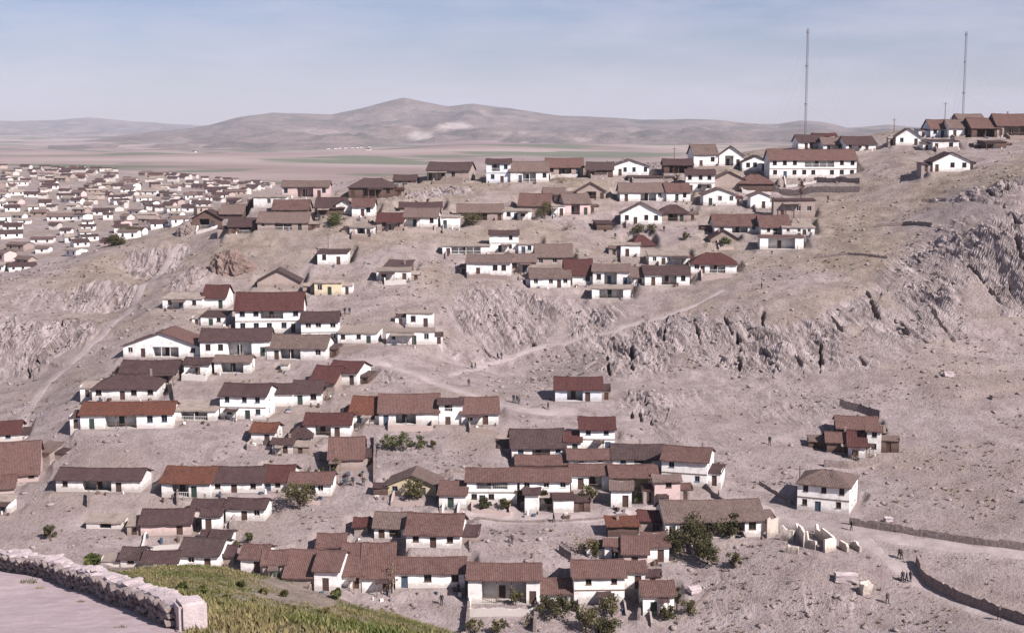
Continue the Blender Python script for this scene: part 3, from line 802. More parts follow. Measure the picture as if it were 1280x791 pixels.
def ground_material():
    m, nt, b = new_mat('hillside_earth', 0.95)
    p = geo_pos(nt)
    big = noise(nt, p, 0.035, 5, 0.6)
    mid = noise(nt, p, 0.28, 5, 0.65)
    fine = noise(nt, p, 1.7, 4, 0.7)
    grit = noise(nt, p, 6.0, 2, 0.7)
    earth = mix(nt, ramp(nt, mid, 0.36, 0.66), (0.222, 0.176, 0.168), (0.345, 0.287, 0.283))
    earth = mix(nt, ramp(nt, big, 0.50, 0.66, 0, 0.65), earth, (0.232, 0.182, 0.148))       # drier, yellower turf
    earth = mix(nt, ramp(nt, fine, 0.53, 0.68, 0, 0.62), earth, (0.125, 0.097, 0.082))       # tussocks and stones
    earth = mix(nt, ramp(nt, grit, 0.60, 0.72, 0, 0.45), earth, (0.47, 0.405, 0.40))
    spz = nd(nt, 'SeparateXYZ'); nt.links.new(p, spz.inputs[0])
    turf = mix(nt, ramp(nt, mid, 0.38, 0.62), (0.20, 0.158, 0.120), (0.315, 0.258, 0.215))
    turf = mix(nt, ramp(nt, fine, 0.52, 0.66, 0, 0.7), turf, (0.115, 0.095, 0.062))
    earth = mix(nt, math_(nt, 'MULTIPLY', ramp(nt, spz.outputs['Z'], -52, -30, 0, 0.85), ramp(nt, big, 0.36, 0.56)), earth, turf)
    rk = attr(nt, 'rock')
    mp = nd(nt, 'Mapping'); mp.inputs['Rotation'].default_value = (0, R(33), 0); nt.links.new(p, mp.inputs[0])
    rn = noise(nt, mp.outputs[0], 1.0, 6, 0.7, (0.75, 0.12, 0.09))
    rocky = mix(nt, ramp(nt, rn, 0.38, 0.62), (0.190, 0.153, 0.145), (0.395, 0.333, 0.324))
    rocky = mix(nt, ramp(nt, fine, 0.58, 0.72, 0, 0.6), rocky, (0.11, 0.09, 0.08))
    c = mix(nt, ramp(nt, math_(nt, 'ADD', rk, math_(nt, 'MULTIPLY', mid, 0.4)), 0.45, 0.85), earth, rocky)
    pa = mix(nt, ramp(nt, fine, 0.3, 0.7), (0.315, 0.262, 0.250), (0.40, 0.345, 0.330))
    c = mix(nt, math_(nt, 'MULTIPLY', attr(nt, 'path'), 0.5), c, pa)
    dust = mix(nt, ramp(nt, fine, 0.3, 0.7), (0.315, 0.248, 0.255), (0.43, 0.345, 0.352))
    dust = mix(nt, ramp(nt, grit, 0.60, 0.70, 0, 0.5), dust, (0.30, 0.235, 0.22))
    dust = mix(nt, ramp(nt, mid, 0.58, 0.68, 0, 0.5), dust, (0.32, 0.26, 0.20))
    c = mix(nt, attr(nt, 'dust'), c, dust)
    gn = noise(nt, p, 0.5, 4, 0.7)
    gr = mix(nt, ramp(nt, gn, 0.35, 0.62), (0.075, 0.085, 0.028), (0.185, 0.155, 0.085))
    gr = mix(nt, ramp(nt, mid, 0.56, 0.68, 0, 0.8), gr, (0.36, 0.29, 0.225))
    c = mix(nt, attr(nt, 'grass'), c, gr)
    # the far plain: ploughed strips, stubble and young green
    f1 = noise(nt, p, 1.0, 4, 0.6, (0.0011, 0.0014, 0.001))
    f2 = noise(nt, p, 1.0, 3, 0.6, (0.0017, 0.0024, 0.001))
    fld = mix(nt, ramp(nt, f1, 0.38, 0.62), (0.22, 0.16, 0.15), (0.34, 0.27, 0.25))
    fld = mix(nt, ramp(nt, f2, 0.53, 0.58, 0, 0.8), fld, (0.095, 0.12, 0.07))
    fld = mix(nt, ramp(nt, f1, 0.62, 0.68, 0, 0.6), fld, (0.22, 0.20, 0.15))
    sp = nd(nt, 'SeparateXYZ'); nt.links.new(p, sp.inputs[0])
    c = mix(nt, ramp(nt, sp.outputs['Y'], 1100, 1500), c, fld)
    nt.links.new(c, b.inputs['Base Color'])
    h = math_(nt, 'ADD', math_(nt, 'MULTIPLY', fine, 1.0), math_(nt, 'MULTIPLY', grit, 0.35))
    h = math_(nt, 'MULTIPLY', h, ramp(nt, attr(nt, 'dust'), 0, 1, 1.0, 0.10))
    bump(nt, b, h, 1.0, 0.42)
    return m
M['ground'] = ground_material()
me = grid_mesh('ground', VX, VY, VZ, M['ground'])
sm_ = np.ones(len(me.polygons), dtype=bool); rq = rock[:-1, :-1].ravel(); sm_[rq > 0.3] = False; me.polygons.foreach_set('use_smooth', sm_)
set_attr(me, 'rock', rock); set_attr(me, 'path', np.clip(np.maximum(pathm, PADW * 0.35), 0, 1)); set_attr(me, 'grass', grass); set_attr(me, 'dust', plat)
tag(link('ground', me), kind='structure')

# ------------------------------------------------------------------ mountains beyond the plain
def ridge_mesh(name, prof, d0, d1, d2, seed, extra=None, chalk=()):
    pu = np.array([ray(px, py)[0] for px, py in prof]); pt = np.array([ray(px, py)[1] for px, py in prof])
    uu = np.linspace(pu[0], pu[-1], 420)
    yy = np.concatenate([np.linspace(d0, d1, 64)[:-1], np.linspace(d1, d2, 14)])
    U, Y = np.meshgrid(uu, yy)
    X = U * Y
    top = np.interp(U, pu, pt) * d1
    base = -80.0
    a = np.clip((Y - d0) / (d1 - d0), 0, 1)
    rel = (top - base) * sstep(0, 0.10, (U - pu[0]) / (pu[-1] - pu[0])) * sstep(0, 0.05, (pu[-1] - U) / (pu[-1] - pu[0]))
    spur = 1 - np.abs(fbm(X / 900, Y / 1500, seed=seed, oct=4))
    sm = a ** 1.4 * np.clip(1 - 1.1 * (1 - a) * (1.0 - spur) * 2.2, 0.1, 1)
    foot = np.exp(-((a - 0.38) / 0.13) ** 2) * np.clip(fbm(X / 1300, Y / 1300, seed=seed + 5, oct=3), 0, 1) * 0.35
    Z = base + rel * np.clip(sm + foot * (1 - a), 0, 1.0)
    edge = sstep(0, 0.10, (U - pu[0]) / (pu[-1] - pu[0]))
    Z += edge * (-np.abs(fbm(X / 420, Y / 800, seed=seed + 2, oct=4)) * 75 + 25) * a * (1 - a) * 3
    Z += fbm(X / 300, Y * 0, seed=seed + 3, oct=3) * 4 * a
    b_ = np.clip((Y - d1) / (d2 - d1), 0, 1)
    Z = Z * (1 - b_) + (base - 30) * b_
    Z[0] = base - 20; 
    me = grid_mesh(name, X, Y, Z, M['mountain'])
    ch = np.zeros_like(Z)
    T = Z / Y
    for px, py, wx, wy in chalk:
        u, t = ray(px, py)
        ch = np.maximum(ch, 1 - sstep(0.6, 1.2, np.hypot((U - u) / (wx / F), (T - t) / (wy / F)) + 0.5 * fbm(X / 120, Y / 300, seed=5, oct=3)))
    ch[a < 0.2] = 0
    set_attr(me, 'chalk', ch)
    return tag(link(name, me), kind='structure')
def mountain_material():
    m, nt, b = new_mat('mountain_scrub', 0.95)
    p = geo_pos(nt)
    n1 = noise(nt, p, 1.0, 6, 0.7, (0.0022, 0.0014, 0.008))
    n2 = noise(nt, p, 1.0, 6, 0.75, (0.0042, 0.0024, 0.02))
    c = mix(nt, ramp(nt, n1, 0.36, 0.62), (0.115, 0.088, 0.075), (0.215, 0.165, 0.145))
    c = mix(nt, ramp(nt, n2, 0.48, 0.60, 0, 0.75), c, (0.068, 0.064, 0.052))
    c = mix(nt, ramp(nt, n1, 0.60, 0.70, 0, 0.5), c, (0.42, 0.35, 0.31))
    c = mix(nt, attr(nt, 'chalk'), c, (0.36, 0.31, 0.285))
    nt.links.new(c, b.inputs['Base Color'])
    bump(nt, b, n2, 1.0, 40.0)
    return m
M['mountain'] = mountain_material()
ridge_mesh('mountains', [(60, 175), (120, 170), (190, 165), (230, 162), (262, 157), (300, 147), (340, 141), (375, 142), (415, 144), (450, 136), (480, 128), (505, 122), (530, 127), (560, 133), (590, 130), (640, 136), (700, 144),
                         (760, 148), (800, 150), (860, 149), (900, 150), (950, 155), (972, 156), (1000, 151), (1030, 153), (1060, 160), (1110, 156), (1160, 160), (1230, 166), (1340, 170), (1440, 176)],
           5200, 9300, 12000, 201, chalk=[(572, 158, 20, 3.5), (525, 170, 14, 4.5)])
ridge_mesh('far_mountains', [(-260, 156), (-120, 153), (-40, 150), (20, 152), (70, 150), (110, 147), (160, 151), (215, 155), (280, 158), (340, 163)], 13000, 17000, 19500, 301)
# ------------------------------------------------------------------ tracks as thin strips of trodden gravel lying on the ground
def track_material():
    m, nt, b = new_mat('trodden_gravel', 0.95)
    p = geo_pos(nt)
    a, c2, g = noise(nt, p, 0.4, 5, 0.65), noise(nt, p, 2.2, 4, 0.7), noise(nt, p, 7, 2, 0.7)
    c = mix(nt, ramp(nt, a, 0.35, 0.65), (0.265, 0.215, 0.208), (0.355, 0.300, 0.292))
    c = mix(nt, ramp(nt, c2, 0.56, 0.70, 0, 0.5), c, (0.25, 0.205, 0.185))
    c = mix(nt, ramp(nt, g, 0.60, 0.70, 0, 0.4), c, (0.52, 0.46, 0.45))
    nt.links.new(c, b.inputs['Base Color'])
    bump(nt, b, math_(nt, 'ADD', c2, math_(nt, 'MULTIPLY', g, 0.4)), 0.8, 0.15)
    return m
M['track'] = track_material()
def gsheet(x, y):
    return bil(VZ, gu, gy, np.asarray(x) / np.asarray(y), np.asarray(y))
for k, (line, wd) in TRK3.items():
    fine = []
    for a, b in zip(line[:-1], line[1:]):
        n = max(1, int((b - a).length / 0.5))
        fine += [a.lerp(b, i / n) for i in range(n)]
    L = np.array([(v.x, v.y) for v in fine])
    T = np.gradient(L, axis=0); T /= np.linalg.norm(T, axis=1)[:, None] + 1e-9
    Nn = np.stack([-T[:, 1], T[:, 0]], 1)
    m_ = 9
    off = np.linspace(-0.5, 0.5, m_)
    s_ = np.arange(len(L)) * 0.5
    wl = wd * (0.85 + 0.3 * vnoise(s_ / 4, s_ * 0, s_ * 0, 5) + 0.2 * vnoise(s_ / 1.2, s_ * 0, s_ * 0, 8)); wob = 0.35 * vnoise(s_ / 6, s_ * 0 + 9, s_ * 0, 6)
    X = L[:, 0:1] + Nn[:, 0:1] * (off[None] * wl[:, None] + wob[:, None]); Y = L[:, 1:2] + Nn[:, 1:2] * (off[None] * wl[:, None] + wob[:, None])
    Z = gsheet(X, Y)
    lift = np.full(m_, 0.05); lift[0] = lift[-1] = -0.12; lift[1] = lift[-2] = 0.02
    Z = Z + lift[None]
    tag(link(k, grid_mesh(k, X, Y, Z, M['track'])), kind='structure')

# ------------------------------------------------------------------ house parts
def wall_panel(mb, A, B, z0, z1, holes, depth, mi=0):
    """upright wall from plan point A to B (outside on the right hand of A->B) with rectangular holes (s0, s1, z0, z1) and reveals"""
    A, B = Vector((A[0], A[1], 0)), Vector((B[0], B[1], 0))
    L = (B - A).length; d = (B - A) / L; n = Vector((d.y, -d.x, 0))
    S = sorted({0.0, L} | {h[0] for h in holes} | {h[1] for h in holes}); Zs = sorted({z0, z1} | {h[2] for h in holes} | {h[3] for h in holes})
    P = lambda s, z, k=0.0: A + d * s - n * k + Vector((0, 0, z))
    for a, b in zip(S[:-1], S[1:]):
        for c, e in zip(Zs[:-1], Zs[1:]):
            sm, zm = (a + b) / 2, (c + e) / 2
            if any(h[0] < sm < h[1] and h[2] < zm < h[3] for h in holes): continue
            mb.quad(P(a, c), P(b, c), P(b, e), P(a, e), mi)
    for h in holes:
        a, b, c, e = h[:4]; k = h[4] if len(h) > 4 else depth
        mb.quad(P(a, c), P(a, e), P(a, e, k), P(a, c, k), mi); mb.quad(P(b, e), P(b, c), P(b, c, k), P(b, e, k), mi)
        mb.quad(P(a, e), P(b, e), P(b, e, k), P(a, e, k), mi); mb.quad(P(b, c), P(a, c), P(a, c, k), P(b, c, k), mi)
        if len(h) > 4: mb.quad(P(a, c, k), P(b, c, k), P(b, e, k), P(a, e, k), mi)

_wcache = {}
def window_mesh(w, h, fr):
    w, h = round(w, 1), round(h, 1)
    k = (w, h, fr)
    if k not in _wcache:
        mb = MB(); t = 0.07
        mb.box(-w / 2, w / 2, 0.02, 0.06, 0, h, 0)
        for a in ((-w / 2, -w / 2 + t, 0, h), (w / 2 - t, w / 2, 0, h), (-w / 2 + t, w / 2 - t, 0, t), (-w / 2 + t, w / 2 - t, h - t, h), (-t / 3, t / 3, t, h - t)):
            mb.box(a[0], a[1], -0.03, 0.018, a[2], a[3], 1)
        mb.box(-w / 2 - 0.06, w / 2 + 0.06, -0.20, -0.032, -0.05, 0.03, 1)
        _wcache[k] = mb.mesh('window', [M['pane'], M[fr]])
    return _wcache[k]
def door_mesh(w, h, dm):
    w, h = round(w, 1), round(h, 1)
    k = (w, h, dm, 'd')
    if k not in _wcache:
        mb = MB()
        n = 4
        for i in range(n):
            mb.box(-w / 2 + i * w / n, -w / 2 + (i + 1) * w / n - 0.02, 0.0, 0.05, 0, h, 0)
        mb.box(-w / 2, w / 2, 0.051, 0.07, 0, h, 1)
        mb.box(-w / 2, w / 2, -0.025, -0.002, h * 0.2, h * 0.28, 0); mb.box(-w / 2, w / 2, -0.025, -0.002, h * 0.72, h * 0.8, 0)
        _wcache[k] = mb.mesh('door', [M[dm], M['pane']])
    return _wcache[k]

def roof_mesh(L, W, rise, kind, rng, thick=0.16, sag=0.10, oe=0.45, og=0.30):
    """roof with its ridge along X, centred on the plan, eaves at z = 0; single pitch roofs rise towards +Y"""
    n = max(4, min(14, int(L / 0.9)))
    hip = kind == 'h'
    if kind in 's' or kind == 'm':
        prof = [(-W / 2 - oe + (W + 2 * oe) * i / 5, rise * (i / 5 * (W + 2 * oe) - oe) / W) for i in range(6)]
    else:
        sl = rise / (W / 2)
        prof = [(-W / 2 - oe, -oe * sl), (-W / 3, rise / 3), (-W / 6, rise * 2 / 3), (0, rise), (W / 6, rise * 2 / 3), (W / 3, rise / 3), (W / 2 + oe, -oe * sl)]
    k = len(prof)
    top = []
    sg = [rng.uniform(-1, 1) * 0.05 for _ in range(n + 1)]
    for i in range(n + 1):
        f = i / n
        x0 = -L / 2 - og + f * (L + 2 * og)
        for j, (y, z) in enumerate(prof):
            x = x0
            if hip:
                hr = max(z, 0) / rise
                x = x0 * (1 - hr * min(W / 2 * 0.85, L / 2 * 0.8) / (L / 2))
            dz = -sag * math.sin(math.pi * f) * (0.4 + 0.6 * max(z, 0) / max(rise, 0.1)) + sg[i] * 0.7 + rng.uniform(-1, 1) * 0.028
            jx = rng.uniform(-0.05, 0.05) if i in (0, n) else 0
            jy = rng.uniform(-0.06, 0.06) if j in (0, k - 1) else 0
            top.append((x + jx, y + jy, z + dz + thick))
    bot = [(x, y, z - thick) for x, y, z in top]
    v = top + bot; N = len(top); f = []
    I = lambda i, j: i * k + j
    for i in range(n):
        for j in range(k - 1):
            f.append((I(i, j), I(i + 1, j), I(i + 1, j + 1), I(i, j + 1)))
            f.append((N + I(i, j), N + I(i, j + 1), N + I(i + 1, j + 1), N + I(i + 1, j)))
        f.append((I(i, 0), N + I(i, 0), N + I(i + 1, 0), I(i + 1, 0))); f.append((I(i, k - 1), I(i + 1, k - 1), N + I(i + 1, k - 1), N + I(i, k - 1)))
    for j in range(k - 1):
        f.append((I(0, j), I(0, j + 1), N + I(0, j + 1), N + I(0, j))); f.append((I(n, j), N + I(n, j), N + I(n, j + 1), I(n, j + 1)))
    if hip:
        f.append(tuple(I(0, j) for j in range(k - 1, -1, -1))); f.append(tuple(I(n, j) for j in range(k)))
    return v, f, k

def roof_obj(v, f, mat, parent, rot90=False, loc=(0, 0, 0), smooth=False):
    if rot90: v = [(-y, x, z) for x, y, z in v]
    me = bpy.data.meshes.new('roof')
    me.from_pydata(v, [], f)
    uvl = me.uv_layers.new(name='UVMap')
    vv = np.array(v)
    li = np.zeros(len(me.loops), dtype=np.int32); me.loops.foreach_get('vertex_index', li)
    a = vv[li]
    uv = np.stack([a[:, 1], a[:, 0] * 1.06], 1) if rot90 else np.stack([a[:, 0], a[:, 1] * 1.06], 1)
    uvl.data.foreach_set('uv', uv.ravel().astype(np.float32))
    me.materials.append(mat); me.update()
    return link('roof', me, parent, loc)

def footprint(q, grow=0.0):
    c, s = math.cos(q['yaw']), math.sin(q['yaw'])
    return (q['x'], q['y'], c, s, q['w'] / 2 + grow, -grow, q['D'] + grow)
FP = [footprint(q, 0.4) for q in PLAN]
def occupied(x, y, skip):
    for k, (fx, fy, c, s, hw, d0, d1) in enumerate(FP):
        if k == skip: continue
        dx, dy = x - fx, y - fy
        lx, ly = dx * c + dy * s, -dx * s + dy * c
        if abs(lx) < hw and d0 < ly < d1: return True
    return False
def yard(root, p, idx, rng):
    """lean-to rooms, awnings, yard walls and crates: the lived-in clutter round a house"""
    w, D, h, hw = p['w'], p['D'], p['wh'], p['w'] / 2
    c, s = math.cos(p['yaw']), math.sin(p['yaw'])
    W2 = lambda lx, ly: (p['x'] + lx * c - ly * s, p['y'] + lx * s + ly * c)
    st = h / p['st']
    if 'p' not in p['opt'] and 'q' not in p['opt'] and st > 1.6 and p['kind'] in 'ghm' and rng.random() < 0.40:
        L = w * rng.uniform(0.25, 0.5); a = rng.uniform(-hw, hw - L); z = st * 0.86; dp = rng.uniform(1.1, 1.7)
        v, f, k = roof_mesh(L, dp, 0.22, 's', rng, 0.09, 0.05, 0.1, 0.1)
        roof_obj(v, f, RM[rng.choice('kddle')], root, False, (a + L / 2, -dp / 2 - 0.06, z - 0.2)).name = 'awning'
        for x in np.linspace(a + 0.12, a + L - 0.12, max(2, int(L / 1.8) + 1)):
            zz = float(gsheet([W2(x, -dp)[0]], [W2(x, -dp)[1]])[0]) - p['z']
            q = MB(); q.box(x - 0.06, x + 0.06, -dp - 0.02, -dp + 0.10, min(zz, 0) - 0.1, z - 0.16); q.build('awning_post', M['wood'], root)
    for sd in (-1, 1):
        if rng.random() < 0.42 and h > 1.3:
            ww = rng.uniform(1.6, 3.2); dd = min(D * rng.uniform(0.45, 0.8), 4.5); y0 = rng.uniform(0.1, max(0.15, D - dd - 0.1)); hh = min(h * rng.uniform(0.55, 0.85), 2.2)
            pts = [W2(sd * (hw + k * ww), y0 + m * dd) for k in (0.35, 1.05) for m in (0.05, 0.5, 0.95)]
            if any(occupied(x, y, idx) for x, y in pts): continue
            mb = MB(); x0, x1 = (hw, hw + ww) if sd > 0 else (-hw - ww, -hw)
            holes = [(ww * 0.3, ww * 0.3 + 0.8, 0.05, hh * 0.82)] if hh > 1.3 else []
            wall_panel(mb, (x0, y0), (x1, y0), -2.0, hh, holes, 0.2); wall_panel(mb, (x1, y0), (x1, y0 + dd), -2.0, hh + .35, [], .2); wall_panel(mb, (x1, y0 + dd), (x0, y0 + dd), -2.0, hh + .35, [], .2); wall_panel(mb, (x0, y0 + dd), (x0, y0), -2.0, hh + .35, [], .2)
            mb.build('side_room', M[rng.choice([p['wc'], 'g', 'w', 'stonewall', 'n'])], root)
            for q_ in holes: link('door', door_mesh(0.8, q_[3] - 0.05, 'door_n'), root, (x0 + q_[0] + 0.4, y0 + 0.12, 0.05))
            v, f, k = roof_mesh(ww, dd, 0.42, 's', rng, 0.12, 0.06, 0.2, 0.15)
            roof_obj(v, f, RM[rng.choice('kdrlebd')], root, False, ((x0 + x1) / 2, y0 + dd / 2, hh - 0.06)).name = 'side_roof'
    if rng.random() < 0.5 and w > 4:
        dp = rng.uniform(2.0, 3.8); a, b = -hw * rng.uniform(0.5, 1.0), hw * rng.uniform(0.5, 1.0)
        pl = [(a, -0.05), (a, -dp), (b, -dp)] + ([(b, -0.05)] if rng.random() < 0.5 else [])
        ln = []
        for A, B in zip(pl[:-1], pl[1:]):
            n = max(2, int(math.hypot(B[0] - A[0], B[1] - A[1]) / 0.6)); ln += [(A[0] + (B[0] - A[0]) * i / n, A[1] + (B[1] - A[1]) * i / n) for i in range(n)]
        ln.append(pl[-1])
        if not any(occupied(*W2(*q), idx) for q in ln):
            hh = rng.uniform(0.6, 1.2); mb = MB(); vs = []
            for i, q in enumerate(ln):
                x, y = W2(*q); zz = float(gsheet([x], [y])[0]) - p['z']; k = hh * rng.uniform(0.8, 1.12)
                d = Vector((ln[min(i + 1, len(ln) - 1)][0] - ln[max(i - 1, 0)][0], ln[min(i + 1, len(ln) - 1)][1] - ln[max(i - 1, 0)][1], 0)).normalized(); o = Vector((-d.y, d.x, 0)) * 0.16
                for sg, z in ((-1, -0.8), (-0.8, k), (0.8, k * rng.uniform(.93, 1.03)), (1, -0.8)): vs.append((q[0] + o.x * sg, q[1] + o.y * sg, zz + z))
            n = len(ln)
            mb.add(vs, [(i * 4 + j, i * 4 + (j + 1) % 4, (i + 1) * 4 + (j + 1) % 4, (i + 1) * 4 + j) for i in range(n - 1) for j in range(4)] + [(3, 2, 1, 0), tuple((n - 1) * 4 + j for j in range(4))])
            mb.build('yard_wall', M[rng.choice(['stonewall', 'stonewall', 'g', 'w', 'p'])], root)
    for _ in range(rng.randint(0, 4)):
        lx, ly = rng.uniform(-hw, hw), -rng.uniform(0.5, 2.2); x, y = W2(lx, ly)
        if occupied(x, y, idx): continue
        zz = float(gsheet([x], [y])[0]) - p['z']; sz = rng.uniform(0.25, 0.55); q = MB()
        if rng.random() < 0.5: q.tube((0, 0, -0.05), (0, 0, sz * 1.6), sz * 0.5, sz * 0.45, 7); nm = 'barrel'
        else: q.box(-sz * .7, sz * .7, -sz * .5, sz * .5, -0.05, sz); nm = 'crate'
        q.build(nm, M[rng.choice(['wood', 'metal', 'door_n', 'door_u', 'frame_w'])], root, (lx, ly, zz), rng.uniform(0, 3))
def build_house(p, idx):
    rng = random.Random(100 + idx)
    w, D, h, rise, kind, opt, st = p['w'], p['D'], p['wh'], p['rise'], p['kind'], p['opt'], p['st']
    root = empty('house', (p['x'], p['y'], p['z']), p['yaw'])
    fr = rng.choice(['frame_w', 'frame_n', 'frame_n', 'frame_u']); dm = rng.choice(['door_n', 'door_n', 'door_n', 'door_u', 'door_g'])
    storey = h / st
    holes, wins, doors = [], [], []
    used = []
    hw = w / 2
    def free(a, b, lo): return all(b < q[0] - 0.25 or a > q[1] + 0.25 for q in used if q[2] == lo)
    porch = None
    if 'p' in opt or 'q' in opt:
        fl = 1 if (st == 2) else 0
        pw = w * (0.62 if 'q' in opt else 0.34)
        c = rng.uniform(0.38, 0.62) * w if 'p' in opt else w * 0.5
        a, b = c - pw / 2, c + pw / 2
        z0 = fl * storey + (0.12 if fl == 0 else 0.5)
        z1 = min(fl * storey + storey * 0.93, h - 0.1)
        if z1 - z0 > 0.5:
            holes.append((a, b, z0, z1, min(2.2, D * 0.6))); used.append((a, b, fl)); porch = (a, b, z0, z1)
    for fl in range(st):
        zb = fl * storey
        if fl == 0 and storey > 1.55 and w > 2.6 and 'n' not in opt:
            dh = min(1.95, storey * 0.78); dw = 0.95
            for _ in range(8):
                a = rng.uniform(0.4, w - 0.4 - dw)
                if free(a, a + dw, 0):
                    holes.append((a, a + dw, 0.05, dh)); used.append((a, a + dw, 0)); doors.append((a + dw / 2, 0.05, dw, dh - 0.05)); break
        if 'n' in opt: continue
        nw = max(1, int(w / 2.5))
        wh_ = min(1.25, storey * 0.46); ww = rng.uniform(0.8, 0.95) if storey < 2.2 else rng.uniform(0.95, 1.15)
        for i in range(nw):
            c = (i + 0.5 + rng.uniform(-0.12, 0.12)) * w / nw
            a = min(max(c - ww / 2, 0.35), w - 0.35 - ww)
            if rng.random() < 0.12 or not free(a, a + ww, fl): continue
            z0 = zb + storey * 0.42 + rng.uniform(-0.05, 0.05)
            if z0 + wh_ > zb + storey * 0.92: z0 = zb + storey * 0.92 - wh_
            holes.append((a, a + ww, z0, z0 + wh_)); used.append((a, a + ww, fl)); wins.append((a + ww / 2, z0, ww, wh_))
    mb = MB()
    wall_panel(mb, (-hw, 0), (hw, 0), 0, h, holes, 0.20)
    # side walls
    sw = {}
    for sd in (1, -1):
        sh = []
        if D > 3.4 and 'n' not in opt:
            for fl in range(st):
                for cpos in ((0.32, 0.70) if D > 5 else (0.5,)):
                    if rng.random() < 0.6:
                        ww, wh_ = 0.8, min(1.0, storey * 0.4)
                        a = D * cpos - ww / 2; z0 = fl * storey + storey * 0.42
                        sh.append((a, a + ww, z0, z0 + wh_))
        sw[sd] = sh
    wall_panel(mb, (hw, 0), (hw, D), 0, h, sw[1], 0.2)
    wall_panel(mb, (hw, D), (-hw, D), 0, h, [], 0.2)
    wall_panel(mb, (-hw, D), (-hw, 0), 0, h, sw[-1], 0.2)
    if kind == 'g':
        mb.add([(hw, 0, h), (hw, D, h), (hw, D / 2, h + rise)], [(0, 1, 2)]); mb.add([(-hw, D, h), (-hw, 0, h), (-hw, D / 2, h + rise)], [(0, 1, 2)])
    elif kind == 'f':
        mb.add([(-hw, 0, h), (hw, 0, h), (0, 0, h + rise)], [(0, 1, 2)]); mb.add([(hw, D, h), (-hw, D, h), (0, D, h + rise)], [(0, 1, 2)])
    else:
        if kind in 'sm':
            mb.add([(hw, 0, h), (hw, D, h), (hw, D, h + rise)], [(0, 1, 2)]); mb.add([(-hw, D, h), (-hw, 0, h), (-hw, D, h + rise)], [(0, 1, 2)])
            mb.quad((hw, D, h), (-hw, D, h), (-hw, D, h + rise), (hw, D, h + rise))
    mb.build('wall', M[p['wc']], root)
    fb = MB(); fb.box(-hw - 0.04, hw + 0.04, -0.05, D + 0.04, -2.6, 0.06)
    fb.build('foundation', M['stonewall'], root)
    for c, z0, ww, wh_ in wins:
        link('window', window_mesh(ww, wh_, fr), root, (c - hw, 0.14, z0))
    for c, z0, ww, dh in doors:
        link('door', door_mesh(ww, dh, dm), root, (c - hw, 0.12, z0))
    for sd, sh in sw.items():
        for a, b, z0, z1 in sh:
            yy = (a + b) / 2 if sd == 1 else D - (a + b) / 2
            link('window', window_mesh(b - a, z1 - z0, fr), root, (sd * (hw - 0.14), yy, z0), R(90) * sd)
    if porch:
        a, b, z0, z1 = porch
        ph = (z1 - z0) * 0.86
        link('door', door_mesh(0.9, min(1.9, ph), dm), root, ((a + b) / 2 - hw - 0.3, min(2.2, D * 0.6) - 0.09, z0))
        n = max(1, int((b - a) / 1.7))
        pm = rng.choice(['wood', 'frame_w'])
        for i in range(1, n + 1 if n > 1 else 1):
            if i == n: break
            x = a + (b - a) * i / n - hw
            q = MB(); q.box(x - 0.06, x + 0.06, 0.05, 0.17, z0, z1); q.build('porch_post', M[pm], root)
        if z0 > 0.6 or rng.random() < 0.6:
            q = MB(); zr = z0 + min(0.75, (z1 - z0) * 0.42)
            q.box(a - hw, b - hw, 0.06, 0.11, zr, zr + 0.07)
            for i in range(int((b - a) / 0.3)):
                x = a - hw + 0.15 + i * 0.3; q.box(x - 0.02, x + 0.02, 0.065, 0.105, z0, zr)
            q.build('railing', M[pm], root)
    if st == 2 and w > 5:
        q = MB(); q.box(-hw - 0.03, hw + 0.03, -0.07, -0.005, storey - 0.06, storey + 0.08); q.build('floor_band', M['wood'], root)
    th = 0.16 if p['rc'] != 'e' else 0.28
    if kind == 'f':
        v, f, k = roof_mesh(D, w, rise, 'g', rng, th, oe=0.5, og=0.45)
        ro = roof_obj(v, f, RM[p['rc']], root, True, (0, D / 2, h - 0.03))
    else:
        v, f, k = roof_mesh(w, D, rise, kind, rng, th, sag=0.14 if kind != 'm' else 0.05, oe=0.4 if kind != 'm' else 0.22, og=0.35 if kind != 'm' else 0.2)
        ro = roof_obj(v, f, RM[p['rc']], root, False, (0, D / 2, h - 0.03))
        if kind in 'gh' and rise > 0.7:
            q = MB(); L2 = w / 2 + (0.3 if kind == 'g' else -D * 0.40); L2 = max(L2, 0.5)
            nseg = max(3, int(2 * L2 / 0.45))
            for i in range(nseg):
                x = -L2 + 2 * L2 * i / nseg
                dz = -0.14 * math.sin(math.pi * (i + .5) / nseg) + rng.uniform(-.03, .03)
                q.box(x, x + 2 * L2 / nseg - 0.03, -0.12, 0.12, rise + th - 0.03 + dz, rise + th + 0.09 + dz)
            q.build('ridge_tiles', RM[p['rc']], ro)
    if ('c' in opt or rng.random() < 0.25) and kind != 'm' and rise > 0.6 and w > 3.5:
        q = MB(); x = rng.uniform(-0.32, 0.32) * w; y = rng.uniform(0.05, 0.25) * D if kind != 'f' else rng.uniform(-.2, .2) * w
        if kind == 'f': x, y = y, rng.uniform(-0.2, 0.2) * D
        ch = rise + rng.uniform(0.35, 0.75)
        q.box(x - 0.17, x + 0.17, y - 0.16, y + 0.16, 0.1, ch); q.box(x - 0.22, x + 0.22, y - 0.2, y + 0.2, ch + 0.002, ch + 0.08)
        q.build('chimney', M['chim'], ro)
    if 'x' not in opt: yard(root, p, idx, rng)
